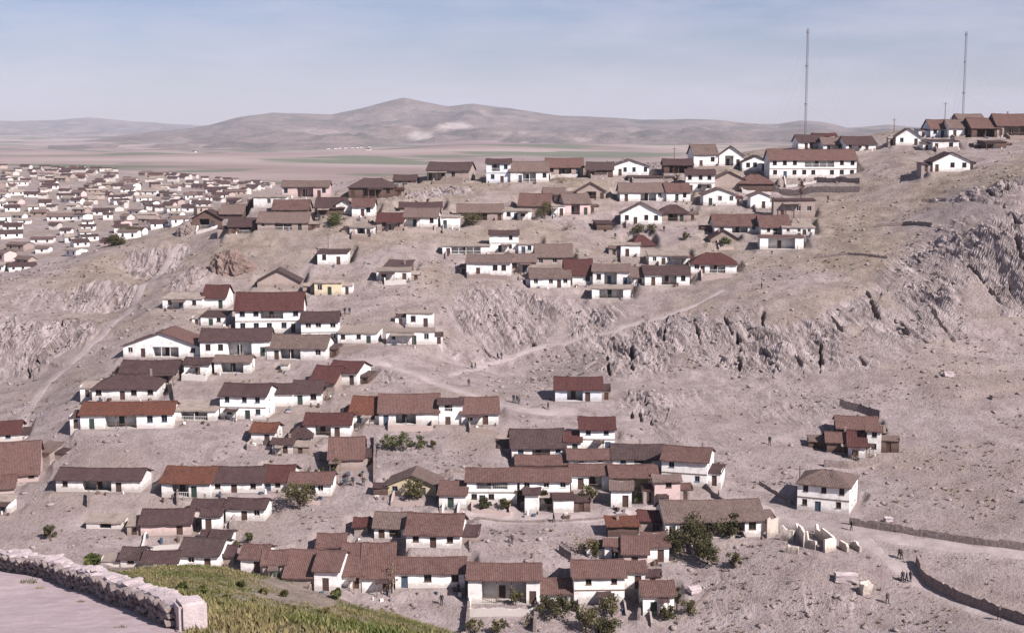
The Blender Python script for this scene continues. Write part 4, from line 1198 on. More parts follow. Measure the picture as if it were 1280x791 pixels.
    if False:
        # stones and patches weighing the tiles down
        q = MB()
        for _ in range(rng.randint(3, 9)):
            x = rng.uniform(-0.46, 0.46) * w; yl = rng.uniform(0.08, 0.92)
            if kind == 's': y = (yl - 0.5) * D; z = rise * yl + th
            else: y = -D / 2 * (1 - yl); z = rise * yl + th; x *= (1 - 0.6 * yl) if kind == 'h' else 1
            s = rng.uniform(0.10, 0.22)
            q.box(x - s, x + s, y - s, y + s, z - 0.14, z + s * 0.6)
        q.build('weight_stones', M['chim'], ro)
    size = 'tiny' if w < 3.4 else ('small' if w < 6 else ('' if w < 12 else 'long'))
    wh = p['where']
    first = wh.split()[0].strip(',')
    if any(k in wh.split()[:2] for k in ('tall,', 'tall', 'tiny', 'small', 'little', 'long', 'big', 'broad', 'very', 'large,', 'low', 'wide', 'narrow')): size = ''
    rw = ROOFWORD[p['rc']]
    if kind == 'm' and p['rc'] != 'e': rw = 'flat ' + rw
    if kind == 'h' and 'hipped' not in wh: rw = 'hipped ' + rw
    if any(k in wh for k in ('rusty', 'pale roof', 'black roof', 'dark roof strip')): pass
    lab = ' '.join(x for x in [size, WALLWORD[p['wc']], 'house with', rw, 'roof,', wh] if x)
    ws = lab.split()
    if len(ws) > 16:
        lab = ' '.join([WALLWORD[p['wc']], 'house,', rw, 'roof,', wh])
        lab = ' '.join(lab.split()[:16])
    tag(root, lab, 'house', 'houses on the hillside')
    return root
for i, p in enumerate(PLAN):
    build_house(p, i)
# ------------------------------------------------------------------ the distant town beyond the ravine
def town():
    rng = random.Random(55)
    spots = []
    def small_house(x, y, w, D, h, rise, rc, wc, yaw, lab, grp, name='house'):
        z = float(gsheet([x], [y])[0])
        root = empty(name, (x, y, z - 0.1), yaw)
        mb = MB(); hw = w / 2
        holes = []
        n = max(1, int(w / 3.0))
        for i in range(n):
            c = (i + 0.5) * w / n; holes.append((c - 0.45, c + 0.45, h * 0.4, h * 0.78))
        wall_panel(mb, (-hw, 0), (hw, 0), -1.5, h, holes, 0.2); wall_panel(mb, (hw, 0), (hw, D), -1.5, h, [], .2); wall_panel(mb, (hw, D), (-hw, D), -1.5, h, [], .2); wall_panel(mb, (-hw, D), (-hw, 0), -1.5, h, [], .2)
        mb.add([(hw, 0, h), (hw, D, h), (hw, D / 2, h + rise)], [(0, 1, 2)]); mb.add([(-hw, D, h), (-hw, 0, h), (-hw, D / 2, h + rise)], [(0, 1, 2)])
        mb.build('wall', M[wc], root)
        for a, b, c, e in holes:
            link('window', window_mesh(b - a, e - c, 'frame_n'), root, ((a + b) / 2 - hw, 0.14, c))
        v, f, k = roof_mesh(w, D, rise, 'g', rng, 0.18)
        roof_obj(v, f, RM[rc], root, False, (0, D / 2, h - 0.03))
        tag(root, lab, 'house', grp)
    tries = 0; todo = []
    while len(spots) < 270 and tries < 14000:
        tries += 1
        py = rng.uniform(206, 348); px = rng.uniform(-60, 345)
        if rng.random() > 0.25 + 0.75 * (math.sin(px * 0.061 + py * 0.05) * math.sin(px * 0.023 - py * 0.09 + 1) > -0.25): continue
        x, y, z = hit(px, py, 470, 1500)
        u, t = ray(px, py)
        if abs(z / y - t) > 0.0015 or y > 1380: continue
        if not (tz_front_clear(px, py)): continue
        w = rng.uniform(3.5, 9) * (1.5 if rng.random() < 0.12 else 1) * (0.85 + 0.25 * (y / 1000))
        if any(abs(x - a) < (w + b_) / 2 + 1.5 and abs(y - c) < 10 + y * 0.009 for a, c, b_ in spots): continue
        spots.append((x, y, w))
        k = rng.random()
        rc = 'e' if k < .30 else ('d' if k < .62 else ('l' if k < .82 else ('b' if k < 0.90 else 'k')))
        wc = 'w' if rng.random() < .70 else ('g' if rng.random() < .6 else 'p')
        rise = rng.uniform(0.4, 1.3)
        lab = {'w': 'tiny whitewashed house', 'g': 'tiny mud walled house', 'p': 'tiny pinkish house'}[wc] + ' with ' + {'e': 'earth', 'd': 'dark brown', 'l': 'pale brown', 'b': 'red brown', 'k': 'charcoal'}[rc] + ' roof in the distant town beyond the ravine'
        todo.append((x, y, w, rng.uniform(3.5, 6.5), rng.uniform(1.9, 2.9) * (1.25 if rng.random() < .15 else 1), rise, rc, wc, rng.uniform(-0.6, 0.6), lab, 'houses of the distant town'))
    todo.sort(key=lambda a: -a[2] * a[4] / a[1] ** 2)
    for a in todo[:108]: small_house(*a)
    # the rest of the town, too small to tell one from another
    wk, rk_ = ['w', 'g', 'p'], ['e', 'd', 'l', 'b', 'k']
    mb = MB()
    for x, y, w, D, h, rise, rc, wc, yaw, lab, grp in todo[108:]:
        z = float(gsheet([x], [y])[0]) - 0.1; hw = w / 2; one = MB(); c, s = math.cos(yaw), math.sin(yaw)
        holes = [((i + .5) * w / max(1, int(w / 3)) - .45, (i + .5) * w / max(1, int(w / 3)) + .45, h * .4, h * .78, 0.25) for i in range(max(1, int(w / 3)))]
        wall_panel(one, (-hw, 0), (hw, 0), -1.5, h, holes, .2, wk.index(wc))
        for A, B in (((hw, 0), (hw, D)), ((hw, D), (-hw, D)), ((-hw, D), (-hw, 0))): wall_panel(one, A, B, -1.5, h, [], .2, wk.index(wc))
        one.add([(hw, 0, h), (hw, D, h), (hw, D / 2, h + rise)], [(0, 1, 2)], wk.index(wc)); one.add([(-hw, D, h), (-hw, 0, h), (-hw, D / 2, h + rise)], [(0, 1, 2)], wk.index(wc))
        v, f, k = roof_mesh(w, D, rise, 'g', rng, 0.18)
        one.add([(a, b + D / 2, q + h - 0.03) for a, b, q in v], f, 3 + rk_.index(rc))
        n0 = len(mb.v)
        mb.v += [(x + a * c - b * s, y + a * s + b * c, z + q) for a, b, q in one.v]; mb.f += [tuple(i + n0 for i in f_) for f_ in one.f]; mb.m += one.m
    o = mb.build('town_houses', [M[k] for k in wk] + [RM[k] for k in rk_])
    tag(o, 'mass of tiny houses filling the distant town beyond the ravine', 'houses', kind='stuff')
def tz_front_clear(px, py):
    u, t = ray(px, py)
    i = int(np.clip(np.searchsorted(gu, u) - 1, 0, NU - 2))
    tc = GZ[:, i] / gy
    return not np.any((tc > t + 0.0006) & (gy > 168) & (gy < 460))
town()
def hamlet():
    rng = random.Random(5)
    for px, py, w in [(420, 180, 26), (432, 179, 22), (441, 181, 20), (452, 178, 24), (460, 189, 30), (410, 179, 18), (447, 176, 18), (242, 197, 22), (425, 172, 20), (462, 182, 18)]:
        u, t = ray(px, py)
        y = 3900 if py > 185 else 4700; x = u * y; w = w * 0.45
        z = float(gsheet([x], [y])[0])
        root = empty('farmhouse', (x, y, z - 0.5), rng.uniform(-.3, .3))
        mb = MB(); hw = w / 2; D = 8; h = 4.5; rise = 2
        for A, B in (((-hw, 0), (hw, 0)), ((hw, 0), (hw, D)), ((hw, D), (-hw, D)), ((-hw, D), (-hw, 0))): wall_panel(mb, A, B, -3, h, [], .2)
        mb.add([(hw, 0, h), (hw, D, h), (hw, D / 2, h + rise)], [(0, 1, 2)]); mb.add([(-hw, D, h), (-hw, 0, h), (-hw, D / 2, h + rise)], [(0, 1, 2)])
        mb.build('wall', M['w'], root)
        v, f, k = roof_mesh(w, D, rise, 'g', rng, 0.3); roof_obj(v, f, RM['d'], root, False, (0, D / 2, h))
        tag(root, 'minute farm building in a hamlet far out on the plain', 'house', 'farm buildings on the plain')
hamlet()

# ------------------------------------------------------------------ rubble wall at the castle platform
M['rubble'] = plain_mat('rubble_stone', (0.24, 0.195, 0.185), 0.95, 0.5, 3.0)
M['cement'] = plain_mat('lime_cement', (0.44, 0.37, 0.37), 0.95, 0.25, 2.5)
def stone_mesh(seed, flat=0.75):
    rng = random.Random(seed)
    bm = bmesh.new()
    bmesh.ops.create_icosphere(bm, subdivisions=1, radius=0.5)
    for v in bm.verts:
        n = v.co.normalized()
        v.co = Vector((math.copysign(abs(n.x) ** 0.6, n.x), math.copysign(abs(n.y) ** 0.6, n.y), math.copysign(abs(n.z) ** 0.6, n.z))) * 0.46 * rng.uniform(0.82, 1.15)
    me = bpy.data.meshes.new('stone'); bm.to_mesh(me); bm.free()
    return me
STONES = []
for k in range(6):
    me = stone_mesh(k); me.materials.append(M['rubble']); STONES.append(me)
STONES_L = []
for k in range(4):
    me = stone_mesh(20 + k); me.materials.append(M['cement']); STONES_L.append(me)
def rubble_wall():
    rng = random.Random(3)
    base = [(-60, 699), (0, 712), (60, 723), (120, 743), (170, 763), (214, 784)]
    P = [Vector(hit(px, py, 20, 60)) for px, py in base]
    line = []
    for a, b in zip(P[:-1], P[1:]):
        n = max(2, int((b - a).length / 0.35)); line += [a.lerp(b, i / n) for i in range(n)]
    line.append(P[-1])
    root = empty('rubble_wall', P[-1])
    H0 = 0.46; T0 = 0.55
    n = len(line)
    dirs = [(line[min(i + 1, n - 1)] - line[max(i - 1, 0)]).normalized() for i in range(n)]
    outs = [Vector((-d.y, d.x, 0)).normalized() for d in dirs]             # away from the platform
    if outs[0].x < 0: outs = [-o for o in outs]
    hts = [H0 + 0.05 * math.sin(i * 0.7) + rng.uniform(-0.03, 0.03) for i in range(n)]
    mb = MB(); vs = []
    prof = [(0, -0.3), (0.02, 1), (0.12, 1.06), (0.35, 1.09), (T0 - 0.1, 1.05), (T0, 0.98), (T0 + 0.1, -3.0)]
    for i in range(n):
        for (o, zf) in prof:
            z = gsheet([line[i].x], [line[i].y])[0] + (hts[i] * zf if zf > -1 else -2.5) + (rng.uniform(-.03, .03) if zf > 0.9 else 0)
            q = line[i] + outs[i] * (o + (rng.uniform(-.03, .03) if zf > 0.9 else 0))
            vs.append((q.x - P[-1].x, q.y - P[-1].y, z - P[-1].z))
    k = len(prof)
    fs = [(i * k + j, i * k + j + 1, (i + 1) * k + j + 1, (i + 1) * k + j) for i in range(n - 1) for j in range(k - 1)]
    fs += [tuple(range(k)), tuple(range((n - 1) * k + k - 1, (n - 1) * k - 1, -1))]
    mb.add(vs, fs); mb.build('mortar_core', M['cement'], root)
    # courses of rubble on the face and knobbly coping stones
    cnt = 0
    s = 0.0
    i = 0
    tot = []
    for i in range(n - 1): tot.append((line[i + 1] - line[i]).length)
    for c in range(4):
        s = rng.uniform(0, 0.2)
        acc = 0; i = 0
        while True:
            sz = rng.uniform(0.24, 0.46)
            while i < n - 1 and acc + tot[i] < s: acc += tot[i]; i += 1
            if i >= n - 1: break
            f = (s - acc) / tot[i]
            q = line[i].lerp(line[i + 1], f); zg = gsheet([q.x], [q.y])[0]
            o = link('stone', rng.choice(STONES), root, (q.x - outs[i].x * 0.0 - P[-1].x, q.y - outs[i].y * 0.0 - P[-1].y, zg + 0.04 + c * 0.12 - P[-1].z + rng.uniform(-.03, .03)),
                     math.atan2(dirs[i].y, dirs[i].x) + rng.uniform(-.12, .12))
            o.scale = (sz, rng.uniform(0.18, 0.34), rng.uniform(0.13, 0.19)); o.rotation_euler.y = rng.uniform(-.25, .25)
            s += sz * 1.0 + rng.uniform(0, .08); cnt += 1
    for q_ in range(70):
        i = rng.randrange(n - 1); q = line[i].lerp(line[i + 1], rng.random()); zg = gsheet([q.x], [q.y])[0]
        of = rng.uniform(0.05, T0 - 0.05)
        o = link('coping_stone', rng.choice(STONES_L), root, (q.x + outs[i].x * of - P[-1].x, q.y + outs[i].y * of - P[-1].y, zg + hts[i] * 1.04 - P[-1].z), rng.uniform(0, 3))
        sz = rng.uniform(0.2, 0.42); o.scale = (sz, sz * 0.8, sz * 0.32)
    # end pier, plastered smooth
    e = line[-1]; d = dirs[-1]; o_ = outs[-1]
    pb = bmesh.new()
    bmesh.ops.create_cube(pb, size=1)
    for v in pb.verts: v.co = Vector((v.co.x * 0.52, v.co.y * 0.56, v.co.z * 2.2))
    bmesh.ops.bevel(pb, geom=pb.edges[:], offset=0.06, segments=2, affect='EDGES')
    for v in pb.verts: v.co += Vector((rng.uniform(-.015, .015), rng.uniform(-.015, .015), rng.uniform(-.012, .012)))
    me = bpy.data.meshes.new('end_pier'); pb.to_mesh(me); pb.free(); me.materials.append(M['cement'])
    pr = link('end_pier', me, root, (d.x * 0.22 + o_.x * 0.34, d.y * 0.22 + o_.y * 0.30, -0.50), math.atan2(d.y, d.x))
    tag(root, 'rubble stone parapet with pale mortared top and square end pier on dusty platform', 'wall')
rubble_wall()

# ------------------------------------------------------------------ dry stone and retaining walls on the slope
M['wallstone'] = plain_mat('field_stone', (0.20, 0.16, 0.15), 0.95, 0.6, 2.6)
M['oldwhite'] = plaster_mat('broken_limewash', (0.66, 0.58, 0.50), amount=0.85)
def strip_wall(name, pts, hgt, thick, mat, lab, cat='wall', grp=None, ragged=0.15, sink=0.6, top=None):
    rng = random.Random(len(pts) * 31 + int(pts[0][0]))
    P = [Vector(visible_hit(*q)) for q in pts]
    line = []
    for a, b in zip(P[:-1], P[1:]):
        n = max(2, int((b - a).length / 0.3)); line += [a.lerp(b, i / n) for i in range(n)]
    line.append(P[-1]); n = len(line)
    vs = []
    o0 = line[0]; lvl = 1.0; PR = [(-.5, -sink), (-.5, .3), (-.47, .65), (-.42, 1.0), (.42, .97), (.48, .6), (.5, -sink)]; kp = len(PR)
    for i in range(n):
        d = (line[min(i + 1, n - 1)] - line[max(i - 1, 0)]).normalized(); o = Vector((-d.y, d.x, 0)).normalized()
        zg = float(gsheet([line[i].x], [line[i].y])[0])
        if rng.random() < 0.28: lvl = 1 + ragged * rng.uniform(-1.3, 0.7)
        hh = max(hgt * lvl, 0.15)
        for off, z in PR:
            j = rng.uniform(-.022, .022); zz = z if z < 0 else z * hh + rng.uniform(-.03, .03)
            vs.append((line[i].x + o.x * (off * thick + j) - o0.x, line[i].y + o.y * (off * thick + j) - o0.y, zg + zz - o0.z))
    fs = [(i * kp + j, i * kp + (j + 1) % kp, (i + 1) * kp + (j + 1) % kp, (i + 1) * kp + j) for i in range(n - 1) for j in range(kp)]
    fs += [tuple(range(kp - 1, -1, -1)), tuple((n - 1) * kp + j for j in range(kp))]
    mb = MB(); mb.add(vs, fs)
    o = mb.build(name, mat, None, o0)
    return tag(o, lab, cat, grp)
SW = M['wallstone']
strip_wall('retaining_wall', [(1062, 655), (1120, 664), (1180, 674), (1240, 682), (1300, 690)], 1.1, 0.6, SW, 'long low dark retaining wall beside the dirt road in the valley')
strip_wall('retaining_wall', [(1147, 706), (1153, 722), (1172, 738), (1205, 753), (1240, 765), (1290, 783)], 1.5, 0.6, SW, 'curving dark stone wall bordering the lower valley road')
strip_wall('garden_wall', [(468, 604), (468, 575), (469, 548)], 1.0, 0.4, SW, 'straight narrow wall running uphill beside the bushes of the middle terrace')
strip_wall('garden_wall', [(110, 634), (111, 622)], 1.4, 0.3, SW, 'short upright wall below the long house standing apart by the ravine')
strip_wall('garden_wall', [(967, 240), (1010, 242), (1075, 240)], 1.6, 0.5, SW, 'terrace wall under the very big two storey terrace')
strip_wall('garden_wall', [(1018, 228), (1075, 229)], 1.4, 0.5, SW, 'upper terrace wall beside the very big two storey terrace')
strip_wall('garden_wall', [(1020, 322), (1060, 318), (1110, 322)], 0.5, 0.6, SW, 'low tumbled wall on the bare slope east of the arcaded house')
strip_wall('garden_wall', [(1095, 284), (1130, 281), (1166, 283)], 0.8, 0.5, SW, 'dark low wall across the bare east slope')
strip_wall('garden_wall', [(586, 662), (588, 690)], 0.7, 0.4, SW, 'west side wall of the empty earth yard below the street')
strip_wall('garden_wall', [(556, 652), (640, 652), (700, 651), (790, 648)], 0.25, 0.5, SW, 'street wall along the head of the empty earth yard')
strip_wall('garden_wall', [(798, 775), (806, 740), (811, 712)], 1.0, 0.4, SW, 'wall running uphill beside the last house of the lowest row')
strip_wall('garden_wall', [(583, 790), (586, 762)], 1.5, 0.4, SW, 'wall beneath the broad porch house of the lowest row')
strip_wall('garden_wall', [(668, 790), (670, 762)], 1.5, 0.4, SW, 'wall between two gardens of the lowest row')
strip_wall('garden_wall', [(870, 590), (885, 612), (905, 628)], 0.8, 0.4, SW, 'wall climbing from the street behind the tall east end house')
strip_wall('garden_wall', [(950, 605), (972, 618), (990, 630)], 0.6, 0.4, SW, 'low wall leading to the square stone house by the road')
strip_wall('garden_wall', [(1030, 583), (1060, 585), (1098, 578)], 1.2, 0.4, SW, 'yard wall in front of the lone east cluster')
strip_wall('garden_wall', [(1050, 508), (1075, 514), (1100, 523)], 1.6, 0.5, SW, 'dark wall sheltering the lone east cluster from above')
strip_wall('garden_wall', [(1160, 218), (1170, 214)], 0.6, 0.4, SW, 'scrap of wall by the lone grey white gable')
strip_wall('garden_wall', [(700, 690), (715, 700)], 1.2, 0.4, SW, 'broken yard wall beside the sparse grey tree')
strip_wall('garden_wall', [(222, 632), (222, 620)], 1.3, 0.3, SW, 'short yard wall at the rusty end of the lower long row')
strip_wall('garden_wall', [(205, 470), (216, 490), (218, 502)], 1.2, 0.3, SW, 'wall beside the sagging roofed house on the spur')
strip_wall('garden_wall', [(480, 600), (560, 592), (600, 588)], 0.6, 0.4, SW, 'low wall above the cream gable')
strip_wall('garden_wall', [(845, 780), (870, 756), (888, 738)], 0.35, 0.6, SW, 'low tumbled wall on the rough ground below the dark trees')
# ruined limewashed walls by the road
for i, (a, b, h_) in enumerate([((958, 672), (972, 668), 3.4), ((975, 674), (992, 676), 2.2), ((996, 668), (1006, 684), 1.8), ((1006, 683), (1020, 687), 2.0), ((1020, 668), (1042, 686), 1.5), ((1030, 690), (1044, 686), 1.9), ((1050, 684), (1060, 690), 1.1), ((1064, 682), (1076, 690), 1.0), ((980, 690), (998, 692), 1.0)]):
    wh_ = ['tall broken limewashed wall at the end of the very long pale roof', 'second crumbling white wall of the roadside ruin', 'crooked broken cross wall of the roadside ruin', 'squat white wall block of the roadside ruin', 'slanting white wall of the roadside ruin',
           'bright leaning wall fragment of the roadside ruin', 'low stub of white wall past the leaning fragment', 'last little stub of the roadside ruin', 'low front footing of the roadside ruin'][i]
    strip_wall('ruined_wall', [a, b], h_, 0.45, M['oldwhite'], wh_, 'ruin', 'walls of the roadside ruin', ragged=0.35)
# scrap huts, fallen slabs on the rough ground
def slab(px, py, w, h, d, yaw, mat, name, lab, cat):
    x, y, z = visible_hit(px, py); z = float(gsheet([x], [y])[0])
    rng = random.Random(int(px)); bm = bmesh.new(); bmesh.ops.create_cube(bm, size=1)
    bmesh.ops.subdivide_edges(bm, edges=bm.edges[:], cuts=2, use_grid_fill=True)
    for v in bm.verts: v.co = Vector((v.co.x * w, v.co.y * d, (v.co.z + 0.42) * h)) + Vector((rng.uniform(-.07, .07) * w, rng.uniform(-.07, .07) * d, rng.uniform(-.1, .1) * h))
    me = bpy.data.meshes.new(name); bm.to_mesh(me); bm.free(); me.materials.append(mat)
    o = link(name, me, None, (x, y, z), R(yaw)); o.rotation_euler.x = R(rng.uniform(-12, 12))
    tag(o, lab, cat)
slab(1058, 727, 3.0, 1.0, 1.4, -10, M['cement'], 'concrete_block', 'pale flat block lying on the rough valley floor', 'block')
slab(1081, 742, 1.5, 1.6, 1.0, 25, M['oldwhite'], 'concrete_block', 'small upright white block on the rough valley floor', 'block')
slab(1110, 652, 1.2, 0.8, 0.8, 10, M['cement'], 'boulder', 'pale boulder on the edge of the valley road', 'boulder')
slab(868, 738, 1.8, .7, 1.2, 30, M['cement'], 'boulder', 'pale boulder on the rough ground under the dark trees', 'boulder')
slab(1186, 470, 1.8, .9, 1.0, 0, M['cement'], 'boulder', 'pale boulder on the scree under the east cliff', 'boulder')
slab(1245, 498, 2.2, .7, 1.0, 12, M['wallstone'], 'boulder', 'dark slab on the scree of the east valley side', 'boulder')

M['redrock'] = plain_mat('red_rock', (0.175, 0.125, 0.108), 0.95, 0.45, 0.9)
def crag(px, py, w, h, d, seed, mat, lab):
    x, y, z = visible_hit(px, py)
    bm = bmesh.new(); bmesh.ops.create_icosphere(bm, subdivisions=5, radius=1)
    co = np.array([v.co[:] for v in bm.verts])
    n = fbm(co[:, 0] * 1.6 + seed, co[:, 1] * 1.6, co[:, 2] * 1.6, seed=seed, oct=5, gain=0.6) * 0.22 - np.abs(fbm(co[:, 0] * 4.5 + co[:, 2] * 2, co[:, 1] * 3, co[:, 2] * 1.6, seed=seed + 3, oct=3)) * 0.16
    for v, k in zip(bm.verts, n):
        c = v.co * (1 + k); v.co = Vector((c.x * w / 2, c.y * d / 2, c.z * h))
    me = bpy.data.meshes.new('rock_outcrop'); bm.to_mesh(me); bm.free(); me.materials.append(mat)
    tag(link('rock_outcrop', me, None, (x, y + d * 0.3, float(gsheet([x], [y])[0]) - 0.3)), lab, 'rock')
crag(290, 342, 10.5, 5.6, 9, 4, M['redrock'], 'rounded reddish rock outcrop behind the flat roofed row on the spur')
crag(232, 292, 6, 3.0, 6, 8, M['wallstone'], 'grey rock knob at the tip of the ravine ridge')

# ------------------------------------------------------------------ trees and shrubs
def leaf_mat(name, a, b_, c_):
    m, nt, b = new_mat(name, 0.8)
    p = geo_pos(nt)
    n1 = noise(nt, p, 1.3, 3, 0.6); n2 = noise(nt, p, 7, 2, 0.6)
    c = mix(nt, ramp(nt, n1, 0.38, 0.62), a, b_)
    c = mix(nt, ramp(nt, n2, 0.56, 0.66, 0, 0.7), c, c_)
    nt.links.new(c, b.inputs['Base Color'])
    return m
LM = {'o': leaf_mat('olive_leaves', (0.055, 0.052, 0.022), (0.110, 0.095, 0.040), (0.15, 0.115, 0.06)),
      'g': leaf_mat('green_leaves', (0.042, 0.052, 0.018), (0.090, 0.098, 0.032), (0.14, 0.12, 0.05)),
      'd': leaf_mat('dark_leaves', (0.030, 0.034, 0.016), (0.075, 0.068, 0.030), (0.12, 0.075, 0.035)),
      'y': leaf_mat('dry_leaves', (0.16, 0.13, 0.085), (0.24, 0.195, 0.13), (0.13, 0.12, 0.06)),
      'n': leaf_mat('brown_leaves', (0.085, 0.04, 0.034), (0.14, 0.07, 0.055), (0.06, 0.035, 0.03))}
M['bark'] = plain_mat('bark', (0.12, 0.085, 0.065), 0.95, 0.4, 4)
def tree(px, py, hpx, wpx, tone, lab, name='tree', cat='tree', sparse=False, trunk=0.3, grp='trees and shrubs among the houses', invert=False):
    x, y, z = visible_hit(px, py); z = float(gsheet([x], [y])[0])
    sc = y / F / math.cos(math.atan(abs(z) / y)); h = hpx * sc; w = wpx * sc
    rng = random.Random(int(px * 7 + py))
    root = empty(name, (x, y, z))
    t = MB(); th = h * trunk
    lean = Vector((rng.uniform(-.06, .06), rng.uniform(-.06, .06), 1))
    t.tube((0, 0, -0.3), lean * (th + h * 0.15), 0.05 * h ** 0.6, 0.035 * h ** 0.6, 6)
    cl = []
    for i in range(max(6, int(7 + w * 1.6))):
        a = rng.uniform(0, 2 * math.pi); rr = math.sqrt(rng.random()) * w * 0.40; zz = th + (h - th) * rng.uniform(0.08, 0.84)
        kf = (zz - th) / (h - th)
        rr *= (0.35 + 0.75 * kf) if invert else math.sqrt(max(0.15, 1 - (kf - 0.4) ** 2 * 2.4))
        c = Vector((math.cos(a) * rr, math.sin(a) * rr, zz)); cl.append(c)
        mid = Vector((c.x * 0.35, c.y * 0.35, th * 0.7 + (zz - th * 0.7) * 0.45))
        t.tube((0, 0, th * 0.6), mid, 0.022 * h ** 0.6, 0.014 * h ** 0.6, 4); t.tube(mid, c, 0.014 * h ** 0.6, 0.006 * h ** 0.5, 4)
    t.build('trunk', M['bark'], root)
    cr = MB()
    for c in cl:
        r = w * rng.uniform(0.13, 0.24)
        nl = int((26 if sparse else (150 if tone == 'd' else 95)) * min(max(r, 0.5), 1.6))
        for _ in range(nl):
            v = Vector((rng.gauss(0, 1), rng.gauss(0, 1), rng.gauss(0, .8)))
            q = c + v.normalized() * r * rng.random() ** 0.5
            if q.z < 0.05: q.z = 0.05 + rng.random() * 0.2
            s = rng.uniform(0.09, 0.22) * (0.8 if sparse else 1)
            d = Vector((rng.gauss(0, 1), rng.gauss(0, 1), rng.gauss(0, 1))).normalized(); e = d.orthogonal().normalized() * s; g = d.cross(e).normalized() * s * 0.6
            cr.quad(q - e, q - g * 1.0, q + e, q + g)
    cr.build('crown', LM[tone], root)
    tag(root, lab, cat, grp)
for a in [
    (375, 636, 34, 44, 'o', 'bushy olive green tree in front of the lower long row'),
    (418, 602, 32, 14, 'o', 'slim tree against the big plain shed'),
    (398, 604, 22, 16, 'd', 'dark small tree beside the big plain shed'),
    (485, 562, 20, 20, 'g', 'left bush of the clump under the middle terrace'),
    (504, 564, 24, 26, 'g', 'middle bush of the clump under the middle terrace'),
    (524, 560, 18, 18, 'g', 'right bush of the clump under the middle terrace'),
    (540, 560, 11, 10, 'o', 'little bush past the clump under the middle terrace'),
    (517, 625, 26, 34, 'o', 'round tree before the cream gable'),
    (420, 282, 17, 28, 'g', 'green tree among the upper slope houses'),
    (591, 282, 16, 26, 'o', 'rounded bush beside the small pale box'),
    (681, 274, 23, 24, 'o', 'bushy tree beside the broad plain roof'),
    (708, 288, 11, 20, 'y', 'dry scrub below the bushy tree'),
    (797, 292, 11, 18, 'o', 'left shrub under the big bright gable'),
    (815, 291, 12, 14, 'o', 'right shrub under the big bright gable'),
    (858, 300, 11, 12, 'o', 'shrub near the dark hipped house'),
    (906, 306, 9, 16, 'g', 'green patch of shrub under the long red roof'),
    (975, 220, 11, 16, 'd', 'dark shrub against the very big terrace'),
    (876, 678, 34, 54, 'd', 'large dark tree before the very long pale roof'),
    (912, 672, 30, 36, 'd', 'dark brown tree at the corner of the very long pale roof'),
    (850, 694, 32, 36, 'd', 'dark bush at the left below the very long pale roof'),
    (885, 704, 30, 44, 'd', 'dark low tree in front of the large dark tree'),
    (917, 710, 22, 22, 'o', 'olive bush at the foot of the dark trees'),
    (836, 676, 18, 24, 'n', 'brownish bush beside the dark red house below the street'),
    (593, 792, 20, 22, 'o', 'left garden bush below the broad porch house'),
    (622, 790, 18, 26, 'o', 'middle garden bush below the broad porch house'),
    (660, 782, 16, 20, 'y', 'dry garden bush below the broad porch house'),
    (645, 756, 24, 18, 'o', 'bush against the dark porch of the broad house'),
    (690, 772, 28, 40, 'd', 'dark garden tree under the low roofs of the lowest row'),
    (716, 764, 16, 16, 'd', 'dark shrub between gardens of the lowest row'),
    (732, 789, 32, 40, 'o', 'spreading garden tree under the two storey ledge house'),
    (765, 776, 34, 32, 'o', 'tall garden bush under the two storey ledge house'),
    (757, 792, 20, 40, 'd', 'low dark scrub under the two storey ledge house'),
    (846, 765, 36, 13, 'd', 'slim dark tree beside the last house of the lowest row'),
    (858, 768, 20, 24, 'o', 'loose bush beyond the last house of the lowest row'),
    (833, 772, 16, 26, 'd', 'dark bush before the last house of the lowest row'),
    (724, 692, 30, 40, 'y', 'sparse grey green tree in the yard below the street'),
    (740, 694, 18, 30, 'o', 'low shrub in the yard below the street'),
    (606, 636, 14, 18, 'd', 'left garden shrub before the long balcony house'),
    (630, 636, 16, 20, 'o', 'second garden shrub before the long balcony house'),
    (649, 634, 24, 15, 'd', 'dark climbing bush beside the gate tower'),
    (683, 634, 28, 22, 'd', 'dark leafy tree between gate tower and annex'),
    (736, 628, 24, 30, 'o', 'leafy tree in the court east of the long balcony house'),
    (797, 628, 14, 14, 'g', 'green shrub behind the white street corner box'),
    (313, 678, 16, 14, 'g', 'small upright green tree above the tile roofs'),
    (294, 684, 10, 10, 'g', 'small shrub near the little house above the black roof'),
    (63, 673, 17, 19, 'd', 'round dark bush alone on the lower west slope'),
    (490, 741, 40, 22, 'y', 'bare looking tree against the long neat house'),
    (560, 240, 8, 12, 'y', 'dry scrub on the crest rock'),
    (700, 228, 9, 22, 'y', 'dry yellow scrub below the crest skyline roof'),
    (130, 606, 12, 14, 'g', 'small green bush by the long house standing apart'),
    (843, 232, 26, 8, 'n', 'thin brown tree on the crest by the porch house'),
    (848, 356, 12, 14, 'd', 'dark shrub beside the cluttered cliff edge front'),
    (160, 296, 12, 34, 'o', 'olive hedge at the edge of the distant town'),
    (146, 306, 10, 30, 'd', 'dark hedge at the edge of the distant town'),
]:
    tree(a[0], a[1], a[2], a[3], a[4], a[5], sparse=(a[4] == 'y'), trunk=0.12 if a[2] < 24 else 0.22, name='tree' if 'tree' in a[5] else 'shrub', cat='tree' if 'tree' in a[5] else 'shrub')
tree(1001, 250, 32, 13, 'n', 'tall narrow brown leaved tree under the very big terrace', invert=True, trunk=0.2)
def near_bush(px, py, hpx, wpx, tone, lab):
    x, y, z = hit(px, py, 45, 130)
    global visible_hit
    keep = visible_hit
    visible_hit = lambda a, b: (x, y, z)
    tree(px, py, hpx, wpx, tone, lab, 'shrub', 'shrub', trunk=0.1)
    visible_hit = keep
near_bush(116, 708, 14, 26, 'g', 'green bush just over the rubble parapet')
near_bush(268, 765, 20, 22, 'g', 'dark green tussock bush on the knoll beside the end pier')
